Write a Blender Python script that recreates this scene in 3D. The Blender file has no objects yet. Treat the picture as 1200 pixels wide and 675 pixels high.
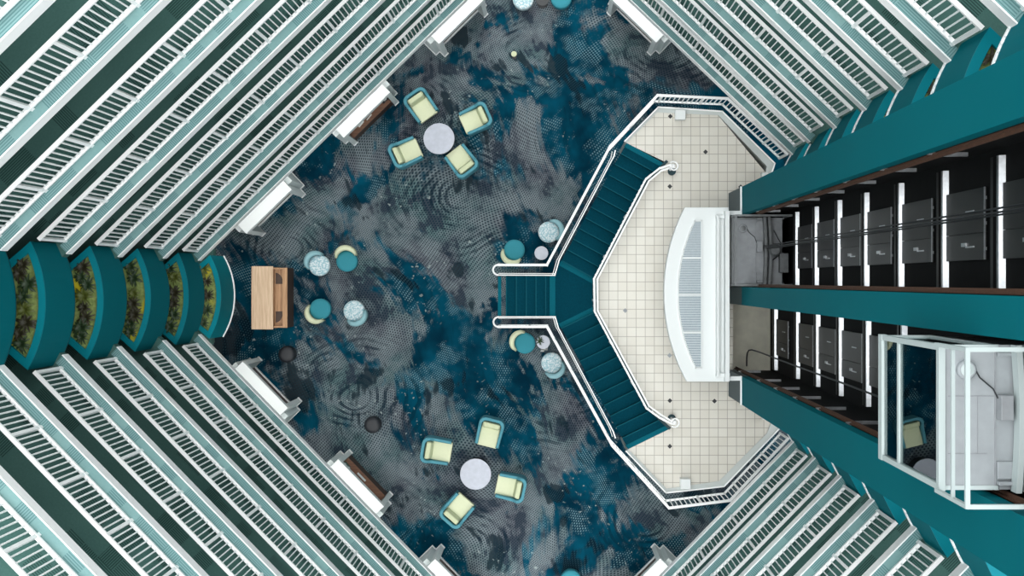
import bpy, math, random
from mathutils import Vector
random.seed(7)
C = bpy.context.scene.collection
F = 1526.0            # focal length in pixels of the 1200 px wide frame
NX, NY = 644.0, 329.0 # the point straight below the camera, in the frame
CAM = 35.5            # camera height above the lobby carpet
PI = math.pi

def U(px, py, z):     # point at height z seen at pixel (px, py)
    d = (CAM - z) / F
    return Vector(((px - NX) * d, (NY - py) * d))
def U3(px, py, z):
    p = U(px, py, z); return Vector((p.x, p.y, z))

# ------------------------------------------------------------------ materials
class NT:
    def __init__(s, mat):
        s.t = mat.node_tree; s.n = s.t.nodes; s.l = s.t.links
    def node(s, typ, **kw):
        x = s.n.new(typ)
        for k, v in kw.items(): setattr(x, k, v)
        return x
    def put(s, sock, v):
        if v is None: return
        if hasattr(v, 'is_linked') or isinstance(v, bpy.types.NodeSocket): s.l.new(v, sock)
        else: sock.default_value = v
    def math(s, op, a, b=None, c=None):
        x = s.node('ShaderNodeMath', operation=op)
        s.put(x.inputs[0], a); s.put(x.inputs[1], b); s.put(x.inputs[2], c)
        return x.outputs[0]
    def vmath(s, op, a, b=None):
        x = s.node('ShaderNodeVectorMath', operation=op)
        s.put(x.inputs[0], a); s.put(x.inputs[1], b)
        return x.outputs[0]
    def step(s, v, lo, hi):
        x = s.node('ShaderNodeMapRange', interpolation_type='SMOOTHSTEP')
        s.put(x.inputs[0], v); x.inputs[1].default_value = lo; x.inputs[2].default_value = hi
        return x.outputs[0]
    def mix(s, f, a, b):
        x = s.node('ShaderNodeMix', data_type='RGBA')
        s.put(x.inputs[0], f); s.put(x.inputs[6], a); s.put(x.inputs[7], b)
        return x.outputs[2]
    def noise(s, vec, scale, detail=2.0, rough=0.5, dist=0.0, out=0):
        x = s.node('ShaderNodeTexNoise')
        if vec is not None: s.put(x.inputs['Vector'], vec)
        x.inputs['Scale'].default_value = scale; x.inputs['Detail'].default_value = detail
        x.inputs['Roughness'].default_value = rough; x.inputs['Distortion'].default_value = dist
        return x.outputs[out]
    def sep(s, v):
        x = s.node('ShaderNodeSeparateXYZ'); s.put(x.inputs[0], v); return x.outputs
    def comb(s, a, b, c=0.0):
        x = s.node('ShaderNodeCombineXYZ'); s.put(x.inputs[0], a); s.put(x.inputs[1], b); s.put(x.inputs[2], c)
        return x.outputs[0]
    def obj(s): return s.node('ShaderNodeTexCoord').outputs['Object']
    def pos(s): return s.node('ShaderNodeNewGeometry').outputs['Position']

def col(r, g, b):     # sRGB 0..255 to linear
    f = lambda c: (c/255/12.92) if c/255 <= 0.04045 else ((c/255+0.055)/1.055)**2.4
    return (f(r), f(g), f(b), 1.0)

def mat(name, rgb, rough=0.55, metal=0.0, spec=0.5, var=0.06, scale=6.0):
    m = bpy.data.materials.new(name); m.use_nodes = True
    t = NT(m); b = t.n['Principled BSDF']
    c = col(*rgb)
    n = t.noise(t.pos(), scale, 3.0)
    dk = tuple(x*(1-var*1.6) for x in c[:3]) + (1,); lt = tuple(min(1, x*(1+var)) for x in c[:3]) + (1,)
    t.put(b.inputs['Base Color'], t.mix(n, dk, lt))
    b.inputs['Roughness'].default_value = rough; b.inputs['Metallic'].default_value = metal
    b.inputs['Specular IOR Level'].default_value = spec
    m['nt'] = 0
    return m

WHITE = mat('white_paint', (224, 229, 229), 0.45, var=0.01)
RAILW = mat('white_rail_enamel', (253, 254, 254), 0.35, var=0.005)
GREYW = mat('grey_and_shaded_white', (206, 214, 214), 0.6, var=0.02)  # plain grey for cards; on the booth piers it is painted shade
TEAL = mat('teal_wall_paint', (0, 98, 108), 0.7, spec=0.06, var=0.03, scale=1.2)
RIMT = mat('teal_paint_lit', (0, 122, 136), 0.5, spec=0.15, var=0.04, scale=1.5)  # lighter copy of the wall teal, light on the rim tops painted in
SLATE = mat('slate_blue_paint', (50, 72, 80), 0.6, var=0.03)
DTEAL = mat('dark_teal_panel', (8, 52, 60), 0.6)
STAIR = mat('stair_carpet_teal', (0, 62, 78), 0.95, spec=0.1, var=0.22, scale=26)
STAIRL = mat('stair_nosing_teal', (10, 96, 112), 0.9, spec=0.1, var=0.12, scale=26)
STAIRE = mat('stair_edge_teal', (20, 88, 102), 0.9, spec=0.1, var=0.1, scale=26)
CREAM = mat('cream_upholstery', (204, 209, 178), 0.9, spec=0.15, var=0.03, scale=20)
CREAM2 = mat('cream_pillow_fabric', (190, 197, 164), 0.9, spec=0.15, var=0.03, scale=20)
CHTEAL = mat('chair_shell_teal', (78, 138, 152), 0.75, spec=0.2, var=0.05, scale=14)
SEATT = mat('turquoise_upholstery', (52, 130, 144), 0.85, spec=0.2, var=0.03, scale=20)
PALE = mat('pale_aqua_upholstery', (136, 176, 184), 0.85, spec=0.2, var=0.03, scale=20)
MARBLE = mat('grey_marble', (170, 175, 187), 0.3, var=0.12, scale=9)
DARK = mat('black_metal', (26, 30, 34), 0.5, var=0.1)
POUF = mat('charcoal_leather', (20, 25, 32), 0.55, var=0.15, scale=10)
BLACK = mat('shaft_black', (10, 12, 14), 0.8, spec=0.2, var=0.6, scale=5)
DOORB = mat('landing_door_black', (13, 14, 15), 0.4, metal=0.0, spec=0.35, var=0.2, scale=4)
STEEL = mat('bright_steel', (198, 202, 206), 0.34, metal=0.9, var=0.22, scale=14)
RUST = mat('rusty_brown_steel', (88, 58, 42), 0.7, var=0.3, scale=12)
ROOFG = mat('galvanised_grey', (158, 164, 168), 0.5, metal=0.15, var=0.1, scale=7)
ROOFD = mat('dusty_dark_grey', (146, 150, 154), 0.75, var=0.2, scale=6)
FRAMEG = mat('grey_white_frame', (182, 194, 194), 0.4, var=0.03)
CONC = mat('dusty_concrete', (228, 226, 210), 0.9, var=0.15, scale=4)
DWOOD = mat('dark_wood', (70, 52, 42), 0.5, var=0.2, scale=10)
LEAF = mat('dark_green_leaf', (40, 62, 34), 0.5, var=0.3, scale=14)
LEAFY = mat('olive_leaf', (86, 96, 36), 0.5, var=0.3, scale=14)
LEAFB = mat('brown_green_leaf', (48, 46, 26), 0.55, var=0.3, scale=14)
PAPER = mat('white_paper', (238, 238, 234), 0.8, var=0.01)
MOTOR = mat('oily_motor_metal', (112, 116, 118), 0.5, metal=0.3, var=0.3, scale=9)

def wood(name, a, b, along='x'):
    m = bpy.data.materials.new(name); m.use_nodes = True
    t = NT(m); bs = t.n['Principled BSDF']
    x, y, z = t.sep(t.pos())
    v = t.comb(t.math('MULTIPLY', x, 1.5 if along == 'x' else 30), t.math('MULTIPLY', y, 1.5 if along == 'y' else 30), t.math('MULTIPLY', z, 4))
    n = t.noise(v, 1.0, 4.0, 0.6)
    t.put(bs.inputs['Base Color'], t.mix(t.step(n, 0.3, 0.7), col(*a), col(*b)))
    bs.inputs['Roughness'].default_value = 0.5
    return m
OAK = wood('pale_oak', (190, 160, 130), (216, 190, 160), 'y')
OAKD = wood('honey_oak', (160, 120, 86), (190, 150, 112), 'y')
WALNUT = wood('walnut_top', (104, 70, 52), (128, 90, 68), 'x')

def speckle():
    m = bpy.data.materials.new('speckled_boucle'); m.use_nodes = True
    t = NT(m); b = t.n['Principled BSDF']
    n = t.noise(t.pos(), 22, 2.0, 0.6)
    t.put(b.inputs['Base Color'], t.mix(t.step(n, 0.42, 0.6), col(142, 178, 188), col(208, 216, 218)))
    b.inputs['Roughness'].default_value = 0.95
    return m
SPECK = speckle()

def groundcover():
    m = bpy.data.materials.new('mossy_groundcover'); m.use_nodes = True
    t = NT(m); b = t.n['Principled BSDF']
    n = t.noise(t.pos(), 14, 4.0, 0.7); n2 = t.noise(t.pos(), 1.6, 2.0)
    c = t.mix(t.step(n, 0.3, 0.7), col(100, 116, 62), col(140, 156, 92))
    t.put(b.inputs['Base Color'], t.mix(t.step(n2, 0.56, 0.68), c, col(196, 180, 30)))  # yellow patches paint a warm lamp glow onto the bed
    b.inputs['Roughness'].default_value = 0.95
    return m
MOSS = groundcover()

def tile_mat():
    m = bpy.data.materials.new('cream_floor_tile'); m.use_nodes = True
    t = NT(m); b = t.n['Principled BSDF']
    x, y, z = t.sep(t.pos())
    S = 0.2295
    def g(v, off):
        a = t.math('FRACT', t.math('DIVIDE', t.math('ADD', v, off), S))
        return t.math('ABSOLUTE', t.math('SUBTRACT', a, 0.5))
    ox, oy = 0.118+50*S, 0.028+50*S
    e = t.math('MAXIMUM', g(x, ox), g(y, oy))
    line = t.step(e, 0.462, 0.485)
    cx = t.math('FLOOR', t.math('DIVIDE', t.math('ADD', x, ox), S)); cy = t.math('FLOOR', t.math('DIVIDE', t.math('ADD', y, oy), S))
    wn = t.node('ShaderNodeTexWhiteNoise', noise_dimensions='2D'); t.put(wn.inputs[0], t.comb(cx, cy))
    nz = t.noise(t.pos(), 5.0, 3.0)
    base = t.mix(wn.outputs[0], col(211, 208, 199), col(219, 217, 209))
    base = t.mix(t.math('MULTIPLY', nz, 0.25), base, col(198, 188, 168))
    t.put(b.inputs['Base Color'], t.mix(line, base, col(146, 141, 130)))
    b.inputs['Roughness'].default_value = 0.3
    return m
TILE = tile_mat()

def key_carpet(name, lo, hi, dark, amt):
    """corridor carpet with woven fret-like groups of parallel lines"""
    m = bpy.data.materials.new(name); m.use_nodes = True
    t = NT(m); b = t.n['Principled BSDF']
    p = t.obj()
    x, y, z = t.sep(p)
    S = 0.30
    cx = t.math('FLOOR', t.math('DIVIDE', x, S)); cy = t.math('FLOOR', t.math('DIVIDE', y, S))
    wn = t.node('ShaderNodeTexWhiteNoise', noise_dimensions='2D'); t.put(wn.inputs[0], t.comb(cx, cy))
    r = wn.outputs[0]
    lx = t.step(t.math('SINE', t.math('MULTIPLY', x, 2*PI/0.034)), -0.2, 0.5)
    ly = t.step(t.math('SINE', t.math('MULTIPLY', y, 2*PI/0.034)), -0.2, 0.5)
    usex = t.math('GREATER_THAN', r, 0.5)
    ln = t.mix(usex, lx, ly)
    wn2 = t.node('ShaderNodeTexWhiteNoise', noise_dimensions='2D'); t.put(wn2.inputs[0], t.comb(cy, cx))
    show = t.math('MULTIPLY', t.math('GREATER_THAN', wn2.outputs[0], 1-amt), 0.75)
    n = t.noise(p, 30, 3.0, 0.7)
    n2 = t.noise(p, 1.2, 2.0)
    base = t.mix(t.math('MULTIPLY_ADD', n2, 0.5, t.math('MULTIPLY', n, 0.5)), col(*lo), col(*hi))
    t.put(b.inputs['Base Color'], t.mix(t.math('MULTIPLY', ln, show), base, col(*dark)))
    b.inputs['Roughness'].default_value = 0.95; b.inputs['Specular IOR Level'].default_value = 0.1
    return m
CORR = key_carpet('corridor_carpet', (44, 76, 72), (84, 118, 112), (26, 48, 46), 0.25)
CORR_LIT = key_carpet('lit_corridor_carpet', (104, 143, 144), (138, 170, 169), (76, 114, 118), 0.85)  # lit copy of the corridor carpet, edge light put into the colour

def lobby_carpet():
    m = bpy.data.materials.new('lobby_carpet'); m.use_nodes = True
    t = NT(m); b = t.n['Principled BSDF']
    p = t.pos()
    x, y, z = t.sep(p)
    M = t.math
    # flow: coordinates pulled about by broad noise so the dot rows bend
    w = t.vmath('SUBTRACT', t.noise(p, 0.22, 1.0, out=1), (0.5, 0.5, 0.5))
    q = t.vmath('ADD', p, t.vmath('MULTIPLY', w, (2.6, 2.6, 0)))
    qx, qy, qz = t.sep(q)
    SX, SY = 0.069, 0.054           # staggered dot grid
    ry = M('DIVIDE', M('ADD', qy, M('MULTIPLY', qx, 0.28)), SY)
    row = M('FLOOR', ry)
    rx = M('ADD', M('DIVIDE', M('SUBTRACT', qx, M('MULTIPLY', qy, 0.2)), SX), M('MULTIPLY', M('FLOORED_MODULO', row, 2.0), 0.5))
    fx = M('ABSOLUTE', M('SUBTRACT', M('FRACT', rx), 0.5)); fy = M('ABSOLUTE', M('SUBTRACT', M('FRACT', ry), 0.5))
    dd = M('SQRT', M('ADD', M('POWER', fx, 2.0), M('POWER', M('MULTIPLY', fy, 0.75), 2.0)))
    dot = M('SUBTRACT', 1.0, t.step(dd, 0.18, 0.36))
    def blob(px, py, r):
        c = U(px, py, 0)
        d = t.node('ShaderNodeVectorMath', operation='DISTANCE'); t.put(d.inputs[0], p); d.inputs[1].default_value = (c.x, c.y, 0)
        k = M('DIVIDE', d.outputs['Value'], r*CAM/F)
        return M('EXPONENT', M('MULTIPLY', M('MULTIPLY', k, k), -1.0))
    def total(lst):
        r = None
        for e in lst: v = blob(*e); r = v if r is None else M('ADD', r, v)
        return r
    teal_s = total([(675, 70, 42), (668, 150, 50), (478, 325, 36), (435, 212, 28), (372, 188, 38), (545, 415, 34), (578, 470, 36), (672, 630, 46), (290, 335, 40), (320, 400, 36), (562, 95, 30), (850, 140, 40), (595, 300, 22), (700, 545, 30), (420, 290, 22), (520, 655, 26), (330, 230, 22), (760, 120, 30)])
    grey_s = total([(615, 50, 36), (520, 120, 46), (395, 250, 42), (550, 225, 40), (450, 385, 44), (421, 465, 42), (650, 480, 40), (610, 575, 34), (545, 345, 26), (480, 570, 40), (735, 55, 40), (765, 600, 42), (330, 290, 26), (610, 170, 28), (560, 270, 30), (640, 235, 26), (590, 620, 30)])
    dark_s = total([(655, 72, 9), (654, 82, 9), (537, 322, 10), (532, 315, 9), (655, 572, 9), (653, 582, 8), (372, 215, 8), (430, 90, 20), (830, 580, 26), (260, 400, 26), (350, 470, 24), (540, 45, 16)])
    brush = t.noise(t.comb(M('ADD', M('MULTIPLY', qx, 5.0), M('MULTIPLY', qy, 1.5)), M('MULTIPLY', qy, 0.9), 0.0), 1.0, 2.0, 0.6)
    reg = t.noise(q, 0.5, 4.0, 0.6, 0.6)
    regb = M('ADD', reg, M('MULTIPLY', M('SUBTRACT', brush, 0.5), 0.25))
    regb = M('ADD', regb, M('MULTIPLY', M('SUBTRACT', grey_s, teal_s), 0.13))
    grey = t.step(regb, 0.45, 0.53)
    # ripples swept round several centres, broken up by noise
    def ring(px, py, sc, sharp, rad):
        c = U(px, py, 0)
        dx = M('SUBTRACT', x, c.x); dy = M('SUBTRACT', y, c.y)
        r = M('SQRT', M('ADD', M('MULTIPLY', dx, dx), M('MULTIPLY', M('MULTIPLY', dy, dy), 1.5)))
        rr = M('ADD', r, M('MULTIPLY', warp, 1.3))
        sn = M('SINE', M('MULTIPLY', rr, sc))
        near = M('MULTIPLY', M('SUBTRACT', 1.0, t.step(r, rad*.55, rad)), t.step(r, .15, .45))
        return M('MULTIPLY', t.step(sn, sharp, sharp+0.5), near)
    warp = t.noise(p, 0.55, 2.0, 0.45)
    rings = None
    for px, py, sc, rad in ((538, 231, 27, 2.6), (421, 466, 26, 2.6), (658, 463, 27, 2.2), (620, 55, 28, 2.0), (425, 620, 26, 2.6), (480, 130, 27, 2.0), (760, 610, 26, 2.2), (340, 290, 27, 1.8), (770, 60, 28, 2.2), (545, 640, 25, 2.0)):
        a = ring(px, py, sc, 0.1, rad)
        rings = a if rings is None else M('MAXIMUM', rings, a)
    rings = M('MULTIPLY', rings, t.step(t.noise(p, 0.75, 4.0, 0.7), 0.46, 0.60))
    darkn = t.step(M('ADD', M('ADD', t.noise(t.vmath('ADD', q, (7.3, 2.1, 0)), 0.7, 3.0, 0.6), M('MULTIPLY', M('SUBTRACT', brush, 0.5), 0.4)), M('MULTIPLY', dark_s, 0.17)), 0.60, 0.67)
    tn = t.noise(p, 0.8, 3.0, 0.6)
    tealc = t.mix(t.step(tn, 0.3, 0.7), col(0, 34, 50), col(2, 66, 86))
    tealc = t.mix(M('MULTIPLY', t.step(brush, 0.5, 0.75), 0.45), tealc, col(0, 30, 42))
    gn = t.noise(t.vmath('ADD', p, (3, 9, 0)), 0.6, 2.0)
    greyc = t.mix(t.step(gn, 0.35, 0.65), col(86, 90, 98), col(80, 102, 104))
    gl = t.noise(t.vmath('ADD', q, (11, 4, 0)), 0.9, 4.0, 0.65)
    greyc = t.mix(t.step(gl, 0.42, 0.62), greyc, col(110, 120, 125))
    greyc = t.mix(t.step(M('ADD', gl, M('MULTIPLY', M('SUBTRACT', brush, 0.5), 0.3)), 0.47, 0.38), greyc, col(52, 60, 70))
    gdk = t.mix(t.step(gn, 0.35, 0.65), col(24, 34, 44), col(8, 40, 52))
    greyd = t.mix(M('MULTIPLY', dot, 0.9), greyc, gdk)                         # dark holes in grey mesh
    lightdots = M('MULTIPLY', dot, t.step(t.noise(p, 0.9, 3.0, 0.7), 0.48, 0.60))
    teald = t.mix(M('MULTIPLY', lightdots, 0.7), tealc, col(112, 142, 150))
    c = t.mix(grey, teald, greyd)
    c = t.mix(M('MULTIPLY', darkn, 0.85), c, t.mix(M('MULTIPLY', dot, 0.35), col(4, 20, 30), col(60, 84, 92)))
    c = t.mix(M('MULTIPLY', rings, 0.8), c, t.mix(grey, col(2, 40, 54), col(14, 32, 44)))
    # flecks of pale yarn
    fl = M('MULTIPLY', t.step(t.noise(p, 9.0, 1.0), 0.66, 0.72), t.step(t.noise(p, 0.7, 2.0), 0.5, 0.62))
    c = t.mix(M('MULTIPLY', fl, 0.6), c, col(150, 162, 160))
    t.put(b.inputs['Base Color'], c)
    b.inputs['Roughness'].default_value = 0.95; b.inputs['Specular IOR Level'].default_value = 0.05
    return m
CARPET = lobby_carpet()

def glass_mat():
    m = bpy.data.materials.new('lift_glass'); m.use_nodes = True
    t = NT(m); t.n.remove(t.n['Principled BSDF'])
    fr = t.node('ShaderNodeFresnel'); fr.inputs[0].default_value = 1.6
    tr = t.node('ShaderNodeBsdfTransparent'); tr.inputs[0].default_value = (0.72, 0.8, 0.8, 1)
    gl = t.node('ShaderNodeBsdfGlossy'); gl.inputs['Roughness'].default_value = 0.0; gl.inputs[0].default_value = (0.9, 0.95, 0.95, 1)
    mx = t.node('ShaderNodeMixShader'); t.put(mx.inputs[0], fr.outputs[0]); t.l.new(tr.outputs[0], mx.inputs[1]); t.l.new(gl.outputs[0], mx.inputs[2])
    t.l.new(mx.outputs[0], t.n['Material Output'].inputs[0])
    return m
GLASS = glass_mat()

# ------------------------------------------------------------------ mesh helpers
class MB:
    def __init__(s): s.v = []; s.f = []
    def add(s, vs, fs):
        o = len(s.v); s.v += [tuple(v) for v in vs]; s.f += [tuple(i + o for i in f) for f in fs]; return s
    def prism(s, poly, z0, z1):
        a = sum(poly[i][0]*poly[(i+1) % len(poly)][1] - poly[(i+1) % len(poly)][0]*poly[i][1] for i in range(len(poly)))
        if a < 0: poly = list(poly)[::-1]
        n = len(poly)
        vs = [(p[0], p[1], z0) for p in poly] + [(p[0], p[1], z1) for p in poly]
        fs = [tuple(range(n-1, -1, -1)), tuple(range(n, 2*n))] + [(i, (i+1) % n, n+(i+1) % n, n+i) for i in range(n)]
        return s.add(vs, fs)
    def box(s, x0, x1, y0, y1, z0, z1): return s.prism([(x0, y0), (x1, y0), (x1, y1), (x0, y1)], z0, z1)
    def beam(s, a, b, w, h, ext=0.0):   # rectangular bar, w across, h up
        a = Vector(a); b = Vector(b); d = (b-a).normalized(); a = a - d*ext; b = b + d*ext
        up = Vector((0, 0, 1))
        if abs(d.z) > 0.95: up = Vector((0, 1, 0))
        side = d.cross(up).normalized(); top = side.cross(d).normalized()
        vs = []
        for p in (a, b):
            for i, j in ((-1, -1), (1, -1), (1, 1), (-1, 1)):
                vs.append(p + side*(w/2*i) + top*(h/2*j))
        return s.add(vs, [(3, 2, 1, 0), (4, 5, 6, 7), (0, 1, 5, 4), (1, 2, 6, 5), (2, 3, 7, 6), (3, 0, 4, 7)])
    def tube(s, pts, r, n=8, closed=False):
        pts = [Vector(p) for p in pts]; rings = []
        m = len(pts)
        for i, p in enumerate(pts):
            if closed: d = pts[(i+1) % m] - pts[i-1]
            else: d = pts[min(i+1, m-1)] - pts[max(i-1, 0)]
            d = d.normalized() if d.length else Vector((0, 0, 1))
            ref = Vector((0, 0, 1)) if abs(d.z) < 0.9 else Vector((1, 0, 0))
            a = d.cross(ref).normalized(); b_ = a.cross(d)
            rr = r[i] if isinstance(r, (list, tuple)) else r
            rings.append([p + a*(rr*math.cos(2*PI*k/n)) + b_*(rr*math.sin(2*PI*k/n)) for k in range(n)])
        vs = [v for rg in rings for v in rg]; fs = []
        for i in range(m if closed else m-1):
            j = (i+1) % m
            fs += [(i*n+k, i*n+(k+1) % n, j*n+(k+1) % n, j*n+k) for k in range(n)]
        if not closed: fs += [tuple(range(n-1, -1, -1)), tuple((m-1)*n+k for k in range(n))]
        return s.add(vs, fs)
    def lathe(s, prof, cx=0, cy=0, n=28):   # prof: (r, z) from bottom to top
        vs = []; fs = []
        for r, z in prof:
            vs += [(cx + r*math.cos(2*PI*k/n), cy + r*math.sin(2*PI*k/n), z) for k in range(n)]
        m = len(prof)
        for i in range(m-1):
            fs += [(i*n+k, i*n+(k+1) % n, (i+1)*n+(k+1) % n, (i+1)*n+k) for k in range(n)]
        fs += [tuple(range(n-1, -1, -1)), tuple((m-1)*n+k for k in range(n))]
        return s.add(vs, fs)
    def cyl(s, cx, cy, r, z0, z1, n=24): return s.lathe([(r, z0), (r, z1)], cx, cy, n)
    def build(s, name, m, parent=None, org=None, bevel=0.0, smooth=False, seg=2):
        me = bpy.data.meshes.new(name)
        o0 = Vector((0, 0, 0))
        if org is not None: o0 = Vector(org)
        elif parent is not None:
            o0 = parent.location.copy(); q = parent.parent
            while q is not None: o0 = o0 + q.location; q = q.parent
        me.from_pydata([tuple(Vector(v) - o0) for v in s.v], [], s.f); me.update()
        me.materials.append(m)
        ob = bpy.data.objects.new(name, me); C.objects.link(ob)
        if parent is not None: ob.parent = parent
        elif org is not None: ob.location = org
        if smooth:
            for p in me.polygons: p.use_smooth = True
        if bevel:
            bv = ob.modifiers.new('bevel', 'BEVEL'); bv.width = bevel; bv.segments = seg; bv.limit_method = 'ANGLE'
            bv.angle_limit = math.radians(40)
        return ob

def struct(o): o['kind'] = 'structure'; return o
def tag(o, label, cat, group=None):
    o['label'] = label; o['category'] = cat
    if group: o['group'] = group
    return o
def thing(name, loc, label, cat, group=None, rz=0.0):
    o = bpy.data.objects.new(name, None); C.objects.link(o)
    o.location = loc; o.rotation_euler = (0, 0, rz); o.empty_display_size = 0.2
    return tag(o, label, cat, group)
def part_copy(src, parent, loc, rz=0.0):
    o = src.copy(); C.objects.link(o); o.parent = parent; o.location = loc; o.rotation_euler = (0, 0, rz)
    return o
def proto(mb, name, m, **kw):    # a mesh made once, its first object kept until used
    o = mb.build(name, m, **kw); return o
def dup(root, loc, rz, label, group=None):
    r = root.copy(); C.objects.link(r); r.location = loc; r.rotation_euler = (0, 0, rz)
    r['label'] = label
    if group: r['group'] = group
    for ch in root.children:
        c = ch.copy(); C.objects.link(c); c.parent = r
        for g in ch.children:
            d = g.copy(); C.objects.link(d); d.parent = c
    return r
def perp_to(u, a):    # normal of u on the side of the nadir
    n = Vector((-u.y, u.x))
    return n if n.dot(-a) > 0 else -n
def arc3(a, b, c, n=20):   # circle through three 2-D points, from a over b to c
    ax, ay, bx, by, cx, cy = a.x, a.y, b.x, b.y, c.x, c.y
    d = 2*(ax*(by-cy)+bx*(cy-ay)+cx*(ay-by))
    ux = ((ax*ax+ay*ay)*(by-cy)+(bx*bx+by*by)*(cy-ay)+(cx*cx+cy*cy)*(ay-by))/d
    uy = ((ax*ax+ay*ay)*(cx-bx)+(bx*bx+by*by)*(ax-cx)+(cx*cx+cy*cy)*(bx-ax))/d
    o = Vector((ux, uy)); r = (a-o).length
    t0 = math.atan2(ay-uy, ax-ux); t1 = math.atan2(by-uy, bx-ux); t2 = math.atan2(cy-uy, cx-ux)
    def un(t, ref):
        while t-ref > PI: t -= 2*PI
        while t-ref < -PI: t += 2*PI
        return t
    t1 = un(t1, t0); t2 = un(t2, t1)
    return [o + Vector((math.cos(t0+(t2-t0)*k/n), math.sin(t0+(t2-t0)*k/n)))*r for k in range(n+1)]
def inset(poly, d):
    n = len(poly)
    a = sum(poly[i].x*poly[(i+1) % n].y - poly[(i+1) % n].x*poly[i].y for i in range(n))
    sg = 1 if a > 0 else -1
    out = []
    for i in range(n):
        p0, p1, p2 = poly[i-1], poly[i], poly[(i+1) % n]
        d1 = (p1-p0).normalized(); d2 = (p2-p1).normalized()
        n1 = Vector((-d1.y, d1.x))*sg; n2 = Vector((-d2.y, d2.x))*sg
        k = (n1+n2); k = k / max(0.3, (1+n1.dot(n2)))
        out.append(p1 + k*d)
    return out

ORD = ['lowest', 'second', 'third', 'fourth', 'fifth', 'sixth', 'seventh']

# ------------------------------------------------------------------ camera and light
cam = bpy.data.cameras.new('camera'); co = bpy.data.objects.new('camera', cam); C.objects.link(co)
co.location = (0, 0, CAM); co.rotation_euler = (0, 0, 0)
cam.sensor_width = 36; cam.lens = F/1200*36; cam.clip_end = 200
cam.shift_x = -(NX-600)/1200; cam.shift_y = -(337.5-NY)/1200
bpy.context.scene.camera = co
w = bpy.data.worlds.new('world'); bpy.context.scene.world = w; w.use_nodes = True
wt = w.node_tree; bg = wt.nodes['Background']
tc = wt.nodes.new('ShaderNodeTexCoord'); sp = wt.nodes.new('ShaderNodeSeparateXYZ'); rp = wt.nodes.new('ShaderNodeValToRGB')
wt.links.new(tc.outputs['Generated'], sp.inputs[0]); wt.links.new(sp.outputs[2], rp.inputs[0]); wt.links.new(rp.outputs[0], bg.inputs[0])
cr = rp.color_ramp
cr.elements[0].position = 0.0; cr.elements[0].color = (0.22, 0.245, 0.25, 1)
cr.elements[1].position = 1.0; cr.elements[1].color = (2.5, 2.5, 2.46, 1)
for ps, v in ((0.45, .85), (0.75, 1.12), (0.92, 1.9)):
    e = cr.elements.new(ps); e.color = (v*.98, v, v, 1)
bg.inputs[1].default_value = 1.0
vs = bpy.context.scene.view_settings
vs.view_transform = 'Standard'; vs.look = 'None'; vs.exposure = 1.25; vs.gamma = 1.0; vs.use_curve_mapping = False

# ------------------------------------------------------------------ lobby floor
struct(MB().prism([(-14, -12), (9, -12), (9, 12), (-14, 12)], -0.3, 0.0).build('floor', CARPET))

# ------------------------------------------------------------------ galleries
Z0, H = 5.35, 2.6
def zs(n): return Z0 + H*n
balu = MB().box(-.0105, .0105, -.0105, .0105, 0.10, 1.13)
bme = balu.build('baluster', RAILW); pme = MB().box(-.026, .026, -.026, .026, 0.0, 1.14).build('post', RAILW)
PROT = [bme, pme]
def railing(A, B, z, label, spacing, near_post=True, group=None):
    """A, B: 2-D ends of the rail centre line"""
    u = (B-A).normalized(); L = (B-A).length; rz = math.atan2(u.y, u.x)
    t = thing('balcony_railing', (A.x, A.y, z), label, 'railing', group)
    a = lambda k, h: (A.x+u.x*k, A.y+u.y*k, z+h)
    MB().beam(a(-.03, 1.155), a(L, 1.155), .064, .045).build('top_rail', RAILW, t)
    MB().beam(a(-.03, .105), a(L, .105), .058, .05).build('bottom_rail', RAILW, t)
    k = 0.0 if near_post else spacing*.5
    npost = 0
    while k <= L:
        part_copy(pme, t, (u.x*k, u.y*k, 0), rz)
        for i in range(1, 10):
            q = k + spacing*i/10
            if q < L: part_copy(bme, t, (u.x*q, u.y*q, 0), rz)
        k += spacing
    return t

WINGS = {
 'upper left': dict(m=-1.0235, y0=10, xs=[523, 478, 422, 356, 272, 157.5, 12.5], ye=[294.6, 291, 288, 283, 277, 250, 100], far=-55, sp=0.975, left=True),
 'lower left': dict(m=.97, y0=665, xs=[486, 436, 374, 299, 207.5, 81.7], ye=[402.8, 411, 419.6, 430.6, 445, 500], far=730, sp=0.985, left=True),
 'upper right': dict(m=1.05, y0=10, xs=[761, 798, 848, 907, 977.5, 1072, 1200], ye=[171.3, 154.2, 136.7, 115, 88.5, 51.9, 10], far=-55, sp=1.07, left=False),
 'lower right': dict(m=-.98, y0=665, xs=[797, 842, 895, 963, 1047, 1155], ye=[526.5, 546, 569.4, 598.3, 635, 682], far=730, sp=1.07, left=False),
}
WALLN = {'upper left': 'wall_northwest', 'lower left': 'wall_southwest', 'upper right': 'wall_northeast', 'lower right': 'wall_southeast'}
ENDS = {}
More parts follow.
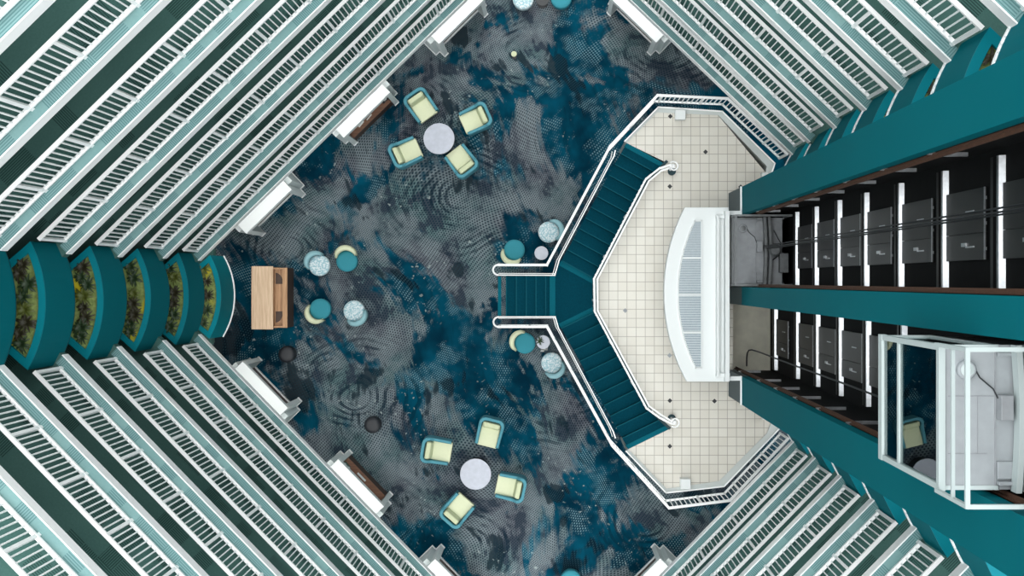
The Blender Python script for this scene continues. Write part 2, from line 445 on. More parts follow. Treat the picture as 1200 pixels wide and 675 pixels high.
for wn, W in WINGS.items():
    wall = None
    for n in range(len(W['xs'])):
        z = zs(n)
        X = lambda y: W['xs'][n] + W['m']*(y-W['y0'])
        A = U(X(W['ye'][n]), W['ye'][n], z+.09); B = U(X(W['far']), W['far'], z+.09)
        u = (B-A).normalized(); nr = perp_to(u, A)
        E = A + nr*.125; EB = B + nr*.125
        if wall is None:
            wp = E - nr*2.35; wall = (wp, u.copy(), nr.copy())
            ext = 4.2 if W['left'] else 1.4
            w0 = wp - u*ext; w1 = wp + u*((B-A).length + .5)
            struct(MB().prism([w0, w1, w1-nr*.25, w0-nr*.25], 0, 23.5).build(WALLN[wn], mat('corridor_wall_'+wn.replace(' ', '_'), (120, 140, 138), .8)))
        dep = lambda p: (p - wall[0]).dot(wall[2])
        if W['left']:
            e0 = E - u*1.5; e1 = E - u*(1.5+dep(E)*.98) - nr*dep(E)
        else:
            e0 = E - u*1.2; e1 = e0 - nr*dep(e0)
        e2 = EB - nr*dep(EB)
        mb = MB(); ug = Vector((E.x, E.y, z))
        mb.prism([e0, e1, e2, EB], z-.25, z)
        g = mb.build('gallery_floor', CORR, org=(E.x, E.y, z)); struct(g)
        # turn the carpet's own axes along the corridor
        rz = math.atan2(u.y, u.x)
        from mathutils import Matrix
        g.data.transform(Matrix.Rotation(-rz, 4, 'Z')); g.rotation_euler = (0, 0, rz)
        def child(mbx, name, m):
            o = mbx.build(name, m, org=(E.x, E.y, z)); o.data.transform(Matrix.Rotation(-rz, 4, 'Z'))
            o.parent = g; o.location = (0, 0, 0); struct(o); return o
        x0 = E - u*.16
        child(MB().prism([E - u*.14, EB, EB-nr*.165, E - u*.14 - nr*.165], z+.001, z+.006), 'lit_carpet_strip', CORR_LIT)  # same carpet, painted paler where bright light falls along the edge
        child(MB().prism([x0, EB, EB+nr*.02, x0+nr*.02], z-.25, z+.004), 'edge_trim', RAILW)
        lbl = 'white balcony railing of the %s gallery, %s' % (wn, 'lowest tier nearest the lobby carpet' if n == 0 else ('topmost tier cut by the frame corner' if n == len(W['xs'])-1 else ORD[n] + ' tier up from the lobby'))
        railing(A - nr*.026, B - nr*.026, z, lbl, W['sp'], True, 'white railings of the %s galleries' % wn)
        ENDS[(wn, n)] = (A, E, u, nr, z)

# ------------------------------------------------------------------ planters in the left corner
def blade_plant(c, size, m, nb, seed):
    rnd = random.Random(seed); mb = MB()
    for i in range(nb):
        a = 2*PI*i/nb + rnd.uniform(-.25, .25); L = size*rnd.uniform(.75, 1.15); up = rnd.uniform(.55, 1.0)
        d = Vector((math.cos(a), math.sin(a), 0)); sd = Vector((-d.y, d.x, 0))
        pts = []
        for k in range(6):
            t = k/5
            p = Vector(c) + d*(L*(t**1.1)) + Vector((0, 0, L*up*(1.5*t - 1.45*t*t) + .02))
            wd = size*.11*(math.sin(PI*min(1, t*.85+.15))**.7) * (1 if k < 5 else .1)
            pts.append((p - sd*wd, p + Vector((0, 0, -wd*.35)), p + sd*wd))
        vs = [q for tr in pts for q in tr]; fs = []
        for k in range(5):
            for j in range(2): fs.append((k*3+j, k*3+j+1, (k+1)*3+j+1, (k+1)*3+j))
        mb.add(vs, fs)
    return mb
def seg_dist(p, a, b):
    e = b-a; t = max(0, min(1, (p-a).dot(e)/max(1e-9, e.dot(e)))); return (p-(a+e*t)).length
def clean_inset(poly, d):
    """inner outline at distance d, without the folds a plain offset makes at acute corners"""
    n = len(poly); ar = sum(poly[i].x*poly[(i+1) % n].y - poly[(i+1) % n].x*poly[i].y for i in range(n)); sg = 1 if ar > 0 else -1
    segs = []
    for i in range(n):
        a, b = poly[i], poly[(i+1) % n]; e = (b-a).normalized(); nn = Vector((-e.y, e.x))*sg
        segs.append((a+nn*d - e*.6, b+nn*d + e*.6))
    pts = []
    for i in range(n):
        for j in range(i+1, n):
            a, b = segs[i]; c, e = segs[j]; r = b-a; q = e-c; den = r.x*q.y - r.y*q.x
            if abs(den) < 1e-9: continue
            t = ((c.x-a.x)*q.y - (c.y-a.y)*q.x)/den; w_ = ((c.x-a.x)*r.y - (c.y-a.y)*r.x)/den
            if -.001 <= t <= 1.001 and -.001 <= w_ <= 1.001:
                p = a + r*t
                if min(seg_dist(p, poly[k], poly[(k+1) % n]) for k in range(n)) > d-1e-3:
                    ins_ = False
                    for k in range(n):
                        p1, p2 = poly[k], poly[(k+1) % n]
                        if (p1.y > p.y) != (p2.y > p.y) and p.x < (p2.x-p1.x)*(p.y-p1.y)/(p2.y-p1.y)+p1.x: ins_ = not ins_
                    if ins_: pts.append(p)
    c = sum(pts, Vector((0, 0)))/len(pts)
    out = []
    for p in sorted(pts, key=lambda q: math.atan2(q.y-c.y, q.x-c.x)):
        if not out or (p-out[-1]).length > .004: out.append(p)
    return out
from mathutils.geometry import tessellate_polygon
def planter(outer_wall_pts, back_pts, z_bot, z_rim, label, group, trim=True, rw=.115):
    poly = outer_wall_pts + back_pts
    cx = sum(p.x for p in poly)/len(poly); cy = sum(p.y for p in poly)/len(poly)
    t = thing('planter', (cx, cy, z_bot), label, 'planter', group)
    ins = clean_inset(poly, rw)
    n = len(poly); m = len(ins)
    vs = [(p.x, p.y, z_bot) for p in poly] + [(p.x, p.y, z_rim-.03) for p in poly]
    MB().add(vs, [(i, (i+1) % n, n+(i+1) % n, n+i) for i in range(n)]).build('wall', TEAL, t)
    mb = MB()
    tri = tessellate_polygon([[Vector((p.x, p.y, 0)) for p in poly], [Vector((p.x, p.y, 0)) for p in ins]])
    mb.add([(p.x, p.y, z_rim) for p in poly + ins], [tuple(f) for f in tri])
    mb.add([(p.x, p.y, z_rim-.03) for p in poly] + [(p.x, p.y, z_rim) for p in poly], [(i, (i+1) % n, n+(i+1) % n, n+i) for i in range(n)])
    mb.add([(p.x, p.y, z_rim-.35) for p in ins] + [(p.x, p.y, z_rim) for p in ins], [(i, (i+1) % m, m+(i+1) % m, m+i) for i in range(m)])
    mb.build('rim', RIMT, t)
    MB().prism([tuple(p) for p in ins], z_rim-.36, z_rim-.07).build('ground_cover', MOSS, t)
    MB().prism([tuple(p) for p in poly], z_bot, z_bot+.03).build('base_plate', DTEAL, t)
    if trim:
        mb = MB(); o = outer_wall_pts
        for i in range(len(o)-1): mb.beam((o[i].x, o[i].y, z_bot+.03), (o[i+1].x, o[i+1].y, z_bot+.03), .045, .06, .004)
        mb.build('bottom_trim', RAILW, t)
    return t
PL = {  # tip above, arc middle, tip below (pixels on the rim)
 -1: ((246, 299), (259, 347.5), (245, 397)), 0: ((208.8, 296), (221, 349), (206, 404.4)), 1: ((161, 291), (176.5, 350.5), (158, 412)),
 2: ((105, 288), (121, 351), (102, 421.7)), 3: ((35.5, 283), (53, 351), (32, 433.5)), 4: ((-46, 277), (-26, 353), (-48, 449))}
PLANTS = {3: [(29, 309.5), (25, 321), (35.5, 333), (29, 348), (31, 363), (33, 378), (25, 391.7), (27, 402.8)],
 2: [(100, 312.8), (98, 325), (105, 334), (101, 347), (101, 360.5), (103, 372.8), (98, 384), (98, 395)],
 1: [(156, 312), (160, 326), (160, 344), (159, 356), (161, 369), (156, 379), (156, 389)],
 0: [(203, 315), (208, 325), (208, 343), (207, 356), (208, 368), (203, 383)],
 -1: [(242, 315), (246.5, 330), (247, 346), (246, 363), (242, 379)]}
PNAME = {-1: 'rightmost and lowest', 0: 'second from the right', 1: 'third from the right', 2: 'fourth from the right', 3: 'fifth from the right', 4: 'cut by the left frame edge'}
NTH = ['topmost', 'second', 'third', 'fourth', 'fifth', 'sixth', 'seventh', 'bottommost']
for n in sorted(PL):
    zr = zs(n) + 1.1
    a, b, c = [U(p[0], p[1], zr) for p in PL[n]]
    arc = arc3(a, b, c, 24)
    k1 = c + Vector((-1, 1)).normalized()*.95; k0 = a + Vector((-1, -1)).normalized()*.95
    back = [k1 + Vector((-.1, 0)), k0 + Vector((-.1, 0))]
    planter(arc, back, zs(n)-.25, zr, 'curved teal planter balcony in the left corner, %s' % PNAME[n], 'teal planters in the left corner', trim=(n == -1))
    for i, (px, py) in enumerate(PLANTS.get(n, [])):
        p = U3(px-5, py, zr+.06); p.z = zr-.075
        nm = NTH[-1] if i == len(PLANTS[n])-1 else NTH[i]
        kind = (i*3+n*2) % 5
        m, adj = (LEAFB, 'brownish green') if kind in (1, 4) else ((LEAFY, 'olive green') if kind == 3 else (LEAF, 'dark green'))
        o = blade_plant(p, .15 + .025*((i*7+n) % 3), m, 17, n*31+i).build('bromeliad', m, org=p, smooth=True)
        tag(o, '%s leafy rosette plant, %s in the left corner planter %s' % (adj, nm, PNAME[n]), 'plant', 'rosette plants in the corner planters')
# mezzanine corner slab behind the lowest planter
a = U(240, 299, 2.75); c = U(239, 397, 2.75)
struct(MB().prism([a + Vector((.22, .12)), a + Vector((-.1, .45)), (-10.4, 2.6), (-10.4, -3.6), c + Vector((-.1, -.45)), c + Vector((.2, -.1))], 2.5, 2.745).build('mezzanine_floor', CORR))

# ------------------------------------------------------------------ planters beside the lift piers (right)
KTIP = {'upper right': [(5.74, 3.08), (5.70, 3.104), (5.63, 3.147), (5.555, 3.117), (5.49, 3.12), (5.43, 3.13), (5.37, 3.09)],
        'lower right': [(5.76, -3.88), (5.74, -3.92), (5.72, -3.956), (5.705, -3.99), (5.70, -3.97), (5.65, -3.98)]}
for wn, sgn in (('upper right', 1), ('lower right', -1)):
    for n in range(len(WINGS[wn]['xs'])):
        A, E, u, nr, z = ENDS[(wn, n)]
        K = Vector(KTIP[wn][n])
        yf = 2.205 if sgn > 0 else -2.905
        T2 = Vector((K.x - (.40 if sgn > 0 else .46), yf))
        mid = (K+T2)/2 + Vector((.045, 0))
        mid = (K+T2)/2 - Vector((-(T2-K).y, (T2-K).x)).normalized()*sgn*.05
        arc = arc3(K, mid, T2, 10)
        q = K - u*.8
        if (q.y - yf)*sgn < .15: q = K - u*((abs(K.y-yf)-.15)/abs(u.y))
        back = [Vector((q.x+.05, yf)), q]
        planter(arc, back, z-.25, z+1.1, 'teal planter wedged between the %s gallery and the lift pier, %s' % (wn, 'lowest' if n == 0 else ('topmost' if n == len(WINGS[wn]['xs'])-1 else ORD[n] + ' one up')), 'teal planters beside the lift piers', rw=(.135 if sgn > 0 else .17))
        if sgn > 0:
            for j, (dx, dy) in enumerate(((.02, -.38), (.22, -.36))):
                p = Vector((K.x+dx, K.y+dy, z+1.03))
                o = blade_plant(p, .15, (LEAFB, LEAFY)[j], 11, 900+n*5+j).build('bromeliad', (LEAFB, LEAFY)[j], org=p, smooth=True)
                tag(o, '%s spiky plant in the %s planter beside the upper lift pier' % (('brownish', 'olive')[j], 'lowest' if n == 0 else ('topmost' if n == 6 else ORD[n])), 'plant', 'plants beside the upper lift pier')

# ------------------------------------------------------------------ lift piers and shaft
def pier(name, y0, y1):
    o = MB().box(4.5, 4.66, y0, y1, Z0-.35, 31).build(name, TEAL); struct(o)
    if y0 > 1 or y1 < -1:
        k = MB().box(4.5, 4.66, y0, y1, 0, Z0-.36).build('pier_base', SLATE); struct(k)
        k = MB().box(4.47, 4.5, y0-.01, y1+.01, Z0-.42, Z0-.32).build('pier_band', RAILW); struct(k)
    else:
        struct(MB().box(4.5, 4.66, y0, y1, 0, Z0-.36).build('pier_base', DTEAL))
    return o
pier('lift_pier', 1.56, 2.2); pier('lift_pier', -.57, -.15); pier('lift_pier', -2.9, -2.24)
for y0, y1 in ((1.66, 2.14), (-.53, -.19), (-2.77, -2.3)):
    struct(MB().box(4.66, 6.1, y0, y1, 0, 31).build('shaft_side_wall', BLACK))
struct(MB().box(5.66, 6.1, -2.77, 2.14, 0, 31).build('wall_east', BLACK))
struct(MB().box(4.3, 5.66, -2.3, 1.66, 0, 2.1).build('pit_floor', CONC))
struct(MB().box(4.28, 4.36, -2.24, -.57, 2.1, 2.5).build('pit_kerb', CONC))

def landing_door(z, y0, y1, ht, label, group):
    t = thing('lift_landing_door', (5.64, (y0+y1)/2, z), label, 'lift door', group)
    ym = y0 + (y1-y0)*.44; d0 = y0 + (y1-y0)*.24; d1 = y0 + (y1-y0)*.77
    ya, yb = y0+.02, y1-.06
    sv = [(x_, y_, z_) for y_ in (ya, yb) for x_, z_ in ((5.58, z-.10), (5.66, z-.10), (5.66, z), (5.58, z-.024))]
    MB().add(sv, [(0, 1, 2, 3), (7, 6, 5, 4), (0, 4, 5, 1), (1, 5, 6, 2), (2, 6, 7, 3), (3, 7, 4, 0)]).build('sill', STEEL, t)
    MB().box(5.59, 5.66, y0+.02, y1-.06, z-.36, z-.26).build('lower_track', DOORB, t)
    for k, (a, b) in enumerate(((d0, ym-.004), (ym+.004, d1))):
        lf = MB().box(5.615, 5.65, a, b, z+.03, z+ht).build('door_leaf', DOORB, t)
        MB().box(5.60, 5.615, (a+b)/2-.01, (a+b)/2+.01, z+ht*.55, z+ht*.75).build('hinge_bar', STEEL, lf)
    MB().box(5.59, 5.615, ym-.17, ym-.12, z+ht*.46, z+ht*.56).build('lock', STEEL, t)
    mb = MB()
    for q in (.15, .5, .85): mb.box(5.6, 5.625, d0+(d1-d0)*q-.02, d0+(d1-d0)*q+.02, z+ht, z+ht+.05)
    mb.box(5.6, 5.62, d0, d1, z+ht, z+ht+.02)
    mb.build('hanger_track', STEEL, t)
    return t
XS_UP = [289.6, 312.4, 339.4, 370.9, 411.4, 463, 529]
XS_LO = [264.7, 290.5, 314, 341, 373, 415]
for i, X in enumerate(XS_UP):
    z = CAM - 5.6*F/X
    landing_door(z, -.15, 1.62, 1.66, 'black lift landing door with a bright steel sill in the upper shaft, %s from the left' % ['first', 'second', 'third', 'fourth', 'fifth', 'sixth', 'seventh'][i], 'landing doors of the upper shaft')
for i, X in enumerate(XS_LO):
    z = CAM - 5.6*F/X
    landing_door(z, -2.24, -.57, 1.66, 'black lift landing door with a bright steel sill in the lower shaft, %s from the left' % ['first', 'second', 'third', 'fourth', 'fifth', 'sixth'][i], 'landing doors of the lower shaft')

def guide_rail(x, y, z0, z1, label, side, bz):
    t = thing('guide_rail', (x, y, z0), label, 'guide rail')
    mb = MB().box(x-.05, x+.05, y-.012, y+.012, z0, z1).box(x-.012, x+.012, y-.05 if side > 0 else y, y if side > 0 else y+.05, z0, z1)
    mb.build('rail', RUST, t)
    for z in bz:
        MB().box(x+.02, x+.5, y-.02+.03*side, y+.03+.03*side, z-.03, z+.03).build('bracket', STEEL, t)
        MB().box(x-.1, x-.02, y-.03+.03*side, y+.05+.03*side, z+.3, z+.36).build('clip', STEEL, t)
LV = [CAM - 5.6*F/X - .3 for X in XS_UP]
guide_rail(4.78, 1.56, 5.6, 31, 'rust brown guide rail with pale brackets along the upper lift pier', 1, LV)
guide_rail(4.74, -.13, 5.6, 31, 'rust brown guide rail on the upper side of the middle lift pier', -1, [])
guide_rail(4.78, -2.25, 2.1, 31, 'rust brown guide rail with pale brackets along the lower lift pier', -1, [CAM - 5.6*F/X - .3 for X in XS_LO])

# ------------------------------------------------------------------ lift cars
def lift_car(name, x0, x1, y0, y1, zr, label, RG, FG):
    t = thing(name, ((x0+x1)/2, (y0+y1)/2, zr-2.35), label, 'lift')
    zb = zr-2.35; yc = (y0+y1)/2
    MB().box(x0+.1, x1, y0+.05, y1-.05, zb, zb+.08).build('cabin_floor', mat(name+'_floor', (176, 186, 184), .9, var=.3, scale=22), t)
    MB().box(x1-.05, x1, y0+.04, y1-.04, zb, zr).build('back_wall', ROOFD, t)
    for y in (y0+.02, y1-.06): MB().box(x0+.62, x1-.05, y, y+.04, zb+.08, zr-.06).build('side_panel', RG, t)
    MB().box(x0+.05, x1, y0+.005, y1-.005, zr-.06, zr).build('roof', RG, t)
    # glass front with its white frame
    fr = MB()
    for y in (y0, y1-.06): fr.box(x0, x0+.07, y, y+.06, zb-.05, zr+.02)
    fr.box(x0-.004, x0+.066, y0-.006, y1+.006, zb-.1, zb+.06); fr.box(x0-.004, x0+.066, y0-.006, y1+.006, zr-.06, zr+.026)
    fr.box(x0+.005, x0+.06, y0, y1, zb+.72, zb+.79)
    for y in (y0, y1-.05): fr.box(x0+.01, x0+.62, y+.003, y+.047, zb-.045, zb+.04); fr.box(x0+.01, x0+.62, y+.003, y+.047, zr-.058, zr+.01); fr.box(x0+.58, x0+.63, y, y+.05, zb, zr)
    fr.build('glass_frame', FG, t)
    MB().box(x0+.03, x0+.038, y0+.06, y1-.06, zb+.06, zb+.72).build('lower_pane', GLASS, t)
    MB().box(x0+.03, x0+.038, y0+.06, y1-.06, zb+.79, zr-.1).build('upper_pane', GLASS, t)
    for y in (y0+.02, y1-.03): MB().box(x0+.08, x0+.58, y, y+.008, zb+.06, zr-.08).build('side_pane', GLASS, t)
    hr = MB().beam((x0+.2, y0+.16, zb+.9), (x0+.2, y1-.16, zb+.9), .03, .03).beam((x0+.2, y0+.16, zb+.9), (x0+.9, y0+.16, zb+.9), .04, .03)
    hr.build('handrail', FG, t)
    cl = bpy.data.lights.new('cabin_fill_light', 'AREA'); cl.shape = 'RECTANGLE'; cl.size = 1.0; cl.size_y = 1.2; cl.energy = 9  # added light without a fixture, lifts the dark cabin interior
    clo = bpy.data.objects.new('cabin_fill_light', cl); C.objects.link(clo); clo.location = ((x0+x1)/2, yc, zr-.08)
    # roof gear
    st = MB()
    st.box(x0+.58, x0+.595, y0+.05, y1-.05, zr, zr+.012).box(x0+.1, x0+.58, yc-.004+.22, yc+.004+.22, zr, zr+.006).box(x0+.1, x0+.5, yc-.38, yc-.372, zr, zr+.006).box(x0+.4, x0+.408, yc-.38, yc+.22, zr, zr+.006)
    st.build('roof_seam', ROOFD, t)
    f = MB().lathe([(.1, zr), (.1, zr+.06), (.085, zr+.075)], x0+.28, y1-.26, 24).build('fan_cover', RG, t, bevel=.004)
    MB().lathe([(.07, zr+.075), (.03, zr+.085)], x0+.28, y1-.26, 24).build('fan_cap', FG, f)
    bx = x0+.76
    for k, xx in enumerate((bx, bx+.11)):
        mb = MB(); pts = []
        for j in range(13):
            tt = j/12; pts.append((xx + .035*math.sin(PI*tt), y0-.0+(y1-y0)*tt, zr+.14))
        L_ = [(q[0]-.03, q[1]) for q in pts]; R_ = [(q[0]+.03, q[1]) for q in pts]
        n_ = len(pts); vs_ = [(a_, b_, zr+.06) for a_, b_ in L_ + R_] + [(a_, b_, zr+.22) for a_, b_ in L_ + R_]
        fs_ = []
        for j in range(n_-1):
            fs_ += [(2*n_+j, 3*n_+j, 3*n_+j+1, 2*n_+j+1), (j, j+1, n_+j+1, n_+j), (j, 2*n_+j, 2*n_+j+1, j+1), (n_+j, n_+j+1, 3*n_+j+1, 3*n_+j)]
        fs_ += [(0, n_, 3*n_, 2*n_), (n_-1, 3*n_-1, 4*n_-1, 2*n_-1)]
        mb.add(vs_, fs_)
        mb.build('crosshead_beam', FG, t)
    mb = MB().box(x0+.6, x0+.73, yc-.02, yc+.24, zr, zr+.16); m1 = mb.build('junction_box', ROOFD, t, bevel=.01)
    MB().lathe([(.13, zr+.05), (.15, zr+.1), (.15, zr+.22), (.1, zr+.28)], x0+1.0, yc+.02, 24).build('sheave', MOTOR, t)
    MB().box(x0+1.12, x0+1.32, yc-.5, yc-.05, zr, zr+.22).build('motor_box', MOTOR, t, bevel=.01)
    for a_, b_, c_, d_, h_ in ((.6, .9, y0+.12, y0+.3, .05), (.6, .95, y0+.06, y0+.1, .1), (.6, .95, y1-.12, y1-.08, .06)):
        MB().box(x0+a_, x0+b_, c_, d_, zr, zr+h_).build('channel_plate', RG, t, bevel=.006)
    rnd = random.Random(5)
    MB().tube([(x0+.34, y1-.2, zr+.03), (x0+.42, y1-.34, zr+.03), (x0+.56, y1-.46, zr+.03), (x0+.6, yc+.2, zr+.06)], .008, 6).build('wiring', DARK, t)
    MB().tube([(x0+.98, yc-.2, zr+.05), (x0+1.1, yc-.1, zr+.2), (x0+1.15, yc+.2, zr+.1), (x0+1.0, y1-.3, zr+.05)], .012, 6).build('wiring', DARK, t)
    # guard rail round the roof
    gz = zr+1.0; gr = MB()
    for zz, ww in ((gz, .045), (zr+.55, .035)):
        gr.beam((x0-.02, y0, zz), (x0-.02, y1, zz), ww, .04, .02)
    for y in (y0, y1): gr.beam((x0-.02, y, gz-.004), (x1, y, gz-.004), .045, .04)
    for y in (y0, y1):
        gr.box(x0-.04, x0, y-.02, y+.02, zr, gz); gr.box(x1-.04, x1, y-.02, y+.02, zr, gz)
    gr.build('guard_rail', FG, t)
    return t
lift_car('glass_lift_car', 4.03, 5.5, -2.17, -.66, 22.0, 'glass fronted lift car with bright grey roof, high in the lower shaft', ROOFG, FRAMEG)
lift_car('glass_lift_car', 4.24, 5.5, -.1, 1.48, 5.0, 'dusty dark lift car roof parked at the bottom of the upper shaft', ROOFD, MOTOR)
for k, (dx, dy) in enumerate(((0, 0), (.03, .05), (.07, -.02), (.1, .06))):
    o = MB().tube([(4.98+dx, .76+dy, 5.1), (4.98+dx, .76+dy, 31)], .012, 6).build('hoist_cable', DARK, org=(4.98+dx, .76+dy, 5.1))
    tag(o, 'thin black hoist cable rising from the dark lift car in the upper shaft', 'cable', 'hoist cables of the upper shaft')
pts = [U3(*q) for q in ((875, 429, 2.12), (875, 420, 2.2), (875.6, 414, 2.35), (877.5, 410.5, 2.6), (881, 410, 3.0), (886, 411.5, 3.7), (892, 413.5, 4.6), (930, 428, 9.0), (985, 448, 13.0), (1034, 466.5, 15.9))]
o = MB().tube(pts, .018, 8).build('trailing_cable', DARK, org=pts[0]); tag(o, 'black trailing cable looping up from the pit of the lower lift shaft', 'cable')

# ------------------------------------------------------------------ lift lobby canopy
t = thing('lift_canopy', tuple(U3(825, 346, 2.75)), 'white arched canopy with a louvred roof light in front of the lift shafts', 'canopy')
zc = 5.05
P = lambda px, py, z=zc: U(px, py, z)
arcp = arc3(P(802.6, 243), P(778.3, 344), P(805, 447.4), 24)
poly = arcp + [P(854, 447.4), P(854, 243)]
MB().prism(poly, zc-.3, zc).build('roof', WHITE, t, bevel=.01)
g_arc = arc3(P(814, 259), P(794.5, 345), P(815, 431), 20)
gp = g_arc + [P(822, 431), P(822, 259)]
gi = inset(gp, .012)
mb = MB().prism(gp, zc, zc+.012)
gl = mb.build('roof_light', mat('roof_light_glass', (142, 160, 170), .25, var=.2, scale=18), t)
mb = MB()
ya, yb = P(822, 431).y, P(822, 259).y
k = ya + .03
def arc_x(y):
    best = None
    for i in range(len(g_arc)-1):
        a, b = g_arc[i], g_arc[i+1]
        if min(a.y, b.y) <= y <= max(a.y, b.y): return a.x + (b.x-a.x)*(y-a.y)/(b.y-a.y) if b.y != a.y else a.x
    return g_arc[10].x
xr = P(822, 300).x
while k < yb - .02:
    mb.box(arc_x(k), xr, k-.008, k+.008, zc+.008, zc+.035); k += .04
mb.build('louvre_slats', mat('louvre_grey', (206, 214, 218), .4, var=.03), t)
for py in (302.5, 345.5, 389.5):
    y = P(0, py).y; MB().box(arc_x(y)-.02, xr, y-.02, y+.02, zc+.01, zc+.05).build('divider', WHITE, t)
mb = MB()
for i in range(len(gp)):
    a, b = gp[i], gp[(i+1) % len(gp)]
    mb.beam((a.x, a.y, zc+.02), (b.x, b.y, zc+.02), .03, .05, .01)
mb.build('light_frame', WHITE, t)
a0, a1 = P(838, 253), P(842, 441)
mb = MB().box(P(838.5, 0).x, P(841.5, 0).x, P(0, 440).y, P(0, 254).y, zc, zc+.25).box(P(848, 0).x, P(853, 0).x, P(0, 446).y, P(0, 248).y, zc-.2, zc+.3)
mb.box(P(838.5, 0).x, P(855, 0).x, P(0, 442).y, P(0, 437).y, zc, zc+.1).box(P(838.5, 0).x, P(855, 0).x, P(0, 256).y, P(0, 252).y, zc, zc+.1)
mb.build('upstand', WHITE, t, bevel=.008)
for ya_, yb_ in ((247, 252), (441, 446)):
    MB().box(P(850, 0).x, P(869, 0).x, P(0, yb_).y, P(0, ya_).y, zc-.1, zc+.02).build('canopy_tie_beam', WHITE)['kind'] = 'structure'
for py in (262, 428): MB().box(P(846, 0).x, P(852, 0).x, P(0, py+3).y, P(0, py-3).y, 2.75, zc-.3).build('support_post', WHITE, t)

# ------------------------------------------------------------------ mezzanine platform
ZP = 2.75
pp = [(734.2, 167.8), (769.8, 131.8), (841.5, 135), (898, 203), (904, 207), (866, 224), (859, 243), (859, 449), (873, 469), (905, 489), (899, 507), (842.6, 563.7), (781, 572.6), (736, 526), (782.7, 500.7), (759, 478.5), (697.8, 365), (697, 326.7), (759, 210.5), (779.3, 189.6)]
poly = [U(x, y, ZP) for x, y in pp]
struct(MB().prism(poly, 0.01, ZP).build('platform_floor', TILE))
def strip(inner, outer, z0, z1, zz=ZP):
    mb = MB()
    for i in range(len(inner)-1):
        mb.prism([U(*inner[i], zz), U(*inner[i+1], zz), U(*outer[i+1], zz), U(*outer[i], zz)], z0, z1)
    return mb
KN_in = [(734, 168), (769.8, 131.8), (841.5, 135), (898.5, 195), (896, 208)]; KN_out = [(732, 165.5), (771.4, 125.5), (846.4, 130.5), (908, 191.5), (903, 207)]
KS_in = [(736, 526), (781, 572.6), (842.6, 563.7), (899, 507), (904, 493)]; KS_out = [(733.5, 528.5), (780.5, 577.5), (848.5, 570), (913, 502.5), (911, 492)]
KERB = mat('kerb_grey_paint', (196, 202, 200), .6, var=.02)
for q, (a, b) in enumerate(((KN_in, KN_out), (KS_in, KS_out))):
    k = struct(strip(a, b, .01, ZP+.03).build('platform_kerb', KERB))
    mb = MB()
    for i in range(len(b)-1):
        p, r = U3(*b[i], ZP+.05), U3(*b[i+1], ZP+.05); mb.beam(p, r, .03, .06, .01)
    struct(mb.build('kerb_trim', RAILW, k))
# dark inlays in the tile floor
for i, (x, y, m) in enumerate(((785.5, 136.3, DARK), (826.8, 178, DARK), (785, 218.5, DARK), (868, 219, DARK), (785, 469.5, DARK), (837.3, 470, DARK), (785, 523, DARK), (732.7, 364, ROOFD), (784.7, 416.5, ROOFG))):
    p = U(x, y, ZP); s = .062
    struct(MB().prism([p+Vector((s, 0)), p+Vector((0, s)), p-Vector((s, 0)), p-Vector((0, s))], ZP, ZP+.003).build('tile_inlay', m))
for x0, y0, x1, y1, lb in ((791.5, 128.5, 803.5, 140, 'white square box against the upper kerb of the tiled platform'), (797.5, 561.5, 809.5, 573.5, 'white square box against the lower kerb of the tiled platform')):
    a, b = U(x0, y1, ZP+.35), U(x1, y0, ZP+.35)
    t = thing('floor_box', ((a.x+b.x)/2, (a.y+b.y)/2, ZP), lb, 'box')
    MB().box(a.x+.01, b.x-.01, a.y+.01, b.y-.01, ZP, ZP+.31).build('body', WHITE, t, bevel=.01)
    MB().box(a.x, b.x, a.y, b.y, ZP+.31, ZP+.35).build('lid', WHITE, t, bevel=.01)
a, b = U(893, 209.5, ZP+.3), U(900, 202, ZP+.3)
o = MB().box(a.x, b.x, a.y, b.y, ZP, ZP+.3).build('wall_box', WHITE, org=(a.x, a.y, ZP), bevel=.01); tag(o, 'small white box at the foot of the upper lift pier', 'box')
a, b = U(894, 488, ZP+.3), U(900, 492, ZP+.3)
o = MB().box(a.x, b.x, b.y, a.y, ZP, ZP+.3).build('wall_box', WHITE, org=(a.x, b.y, ZP), bevel=.01); tag(o, 'tiny white box at the foot of the lower lift pier', 'box')

# ------------------------------------------------------------------ staircase
ZL = .99
t = thing('staircase', tuple(U3(670, 346, 0)), 'teal carpeted T-shaped staircase rising from the lobby to the tiled platform', 'staircase')
def step(poly, z, lip=None):
    s = MB().prism(poly, max(0.005, z-.34), z).build('step', STAIR, t)
    if lip:
        a, b, w_, m = lip
        d = (b-a).normalized(); n = Vector((-d.y, d.x))
        MB().prism([a, b, b+n*w_, a+n*w_], z-.02, z+.006).build('nosing', m, s)
    return s
xb = [592.7, 604.6, 616.2, 627.6, 639, 650.7]
for i in range(5):
    z = .165*(i+1)
    A0, A1 = U(xb[i], 322.8, z), U(xb[i+1]+.4, 371, z)
    a, b = Vector((A0.x, A1.y)), Vector((A0.x, A0.y))
    step([a, Vector((A1.x, A1.y)), Vector((A1.x, A0.y)), b], z, (b, a, .022, STAIRE))
lp = [U(x, y, ZL) for x, y in ((650.7, 322.8), (655.5, 304.5), (657.8, 305.6), (694.4, 325.6), (697, 327), (697.8, 365), (696.7, 365.6), (657.8, 384.6), (654.4, 385), (650.7, 371))]
ld = MB().prism(lp, .6, ZL).build('landing', STAIR, t)
a, b = U(650.7, 322.8, ZL), U(650.7, 371, ZL)
MB().prism([a, b, b-Vector((.15, 0)), a-Vector((.15, 0))], ZL-.03, ZL+.006).build('nosing', STAIRL, ld)
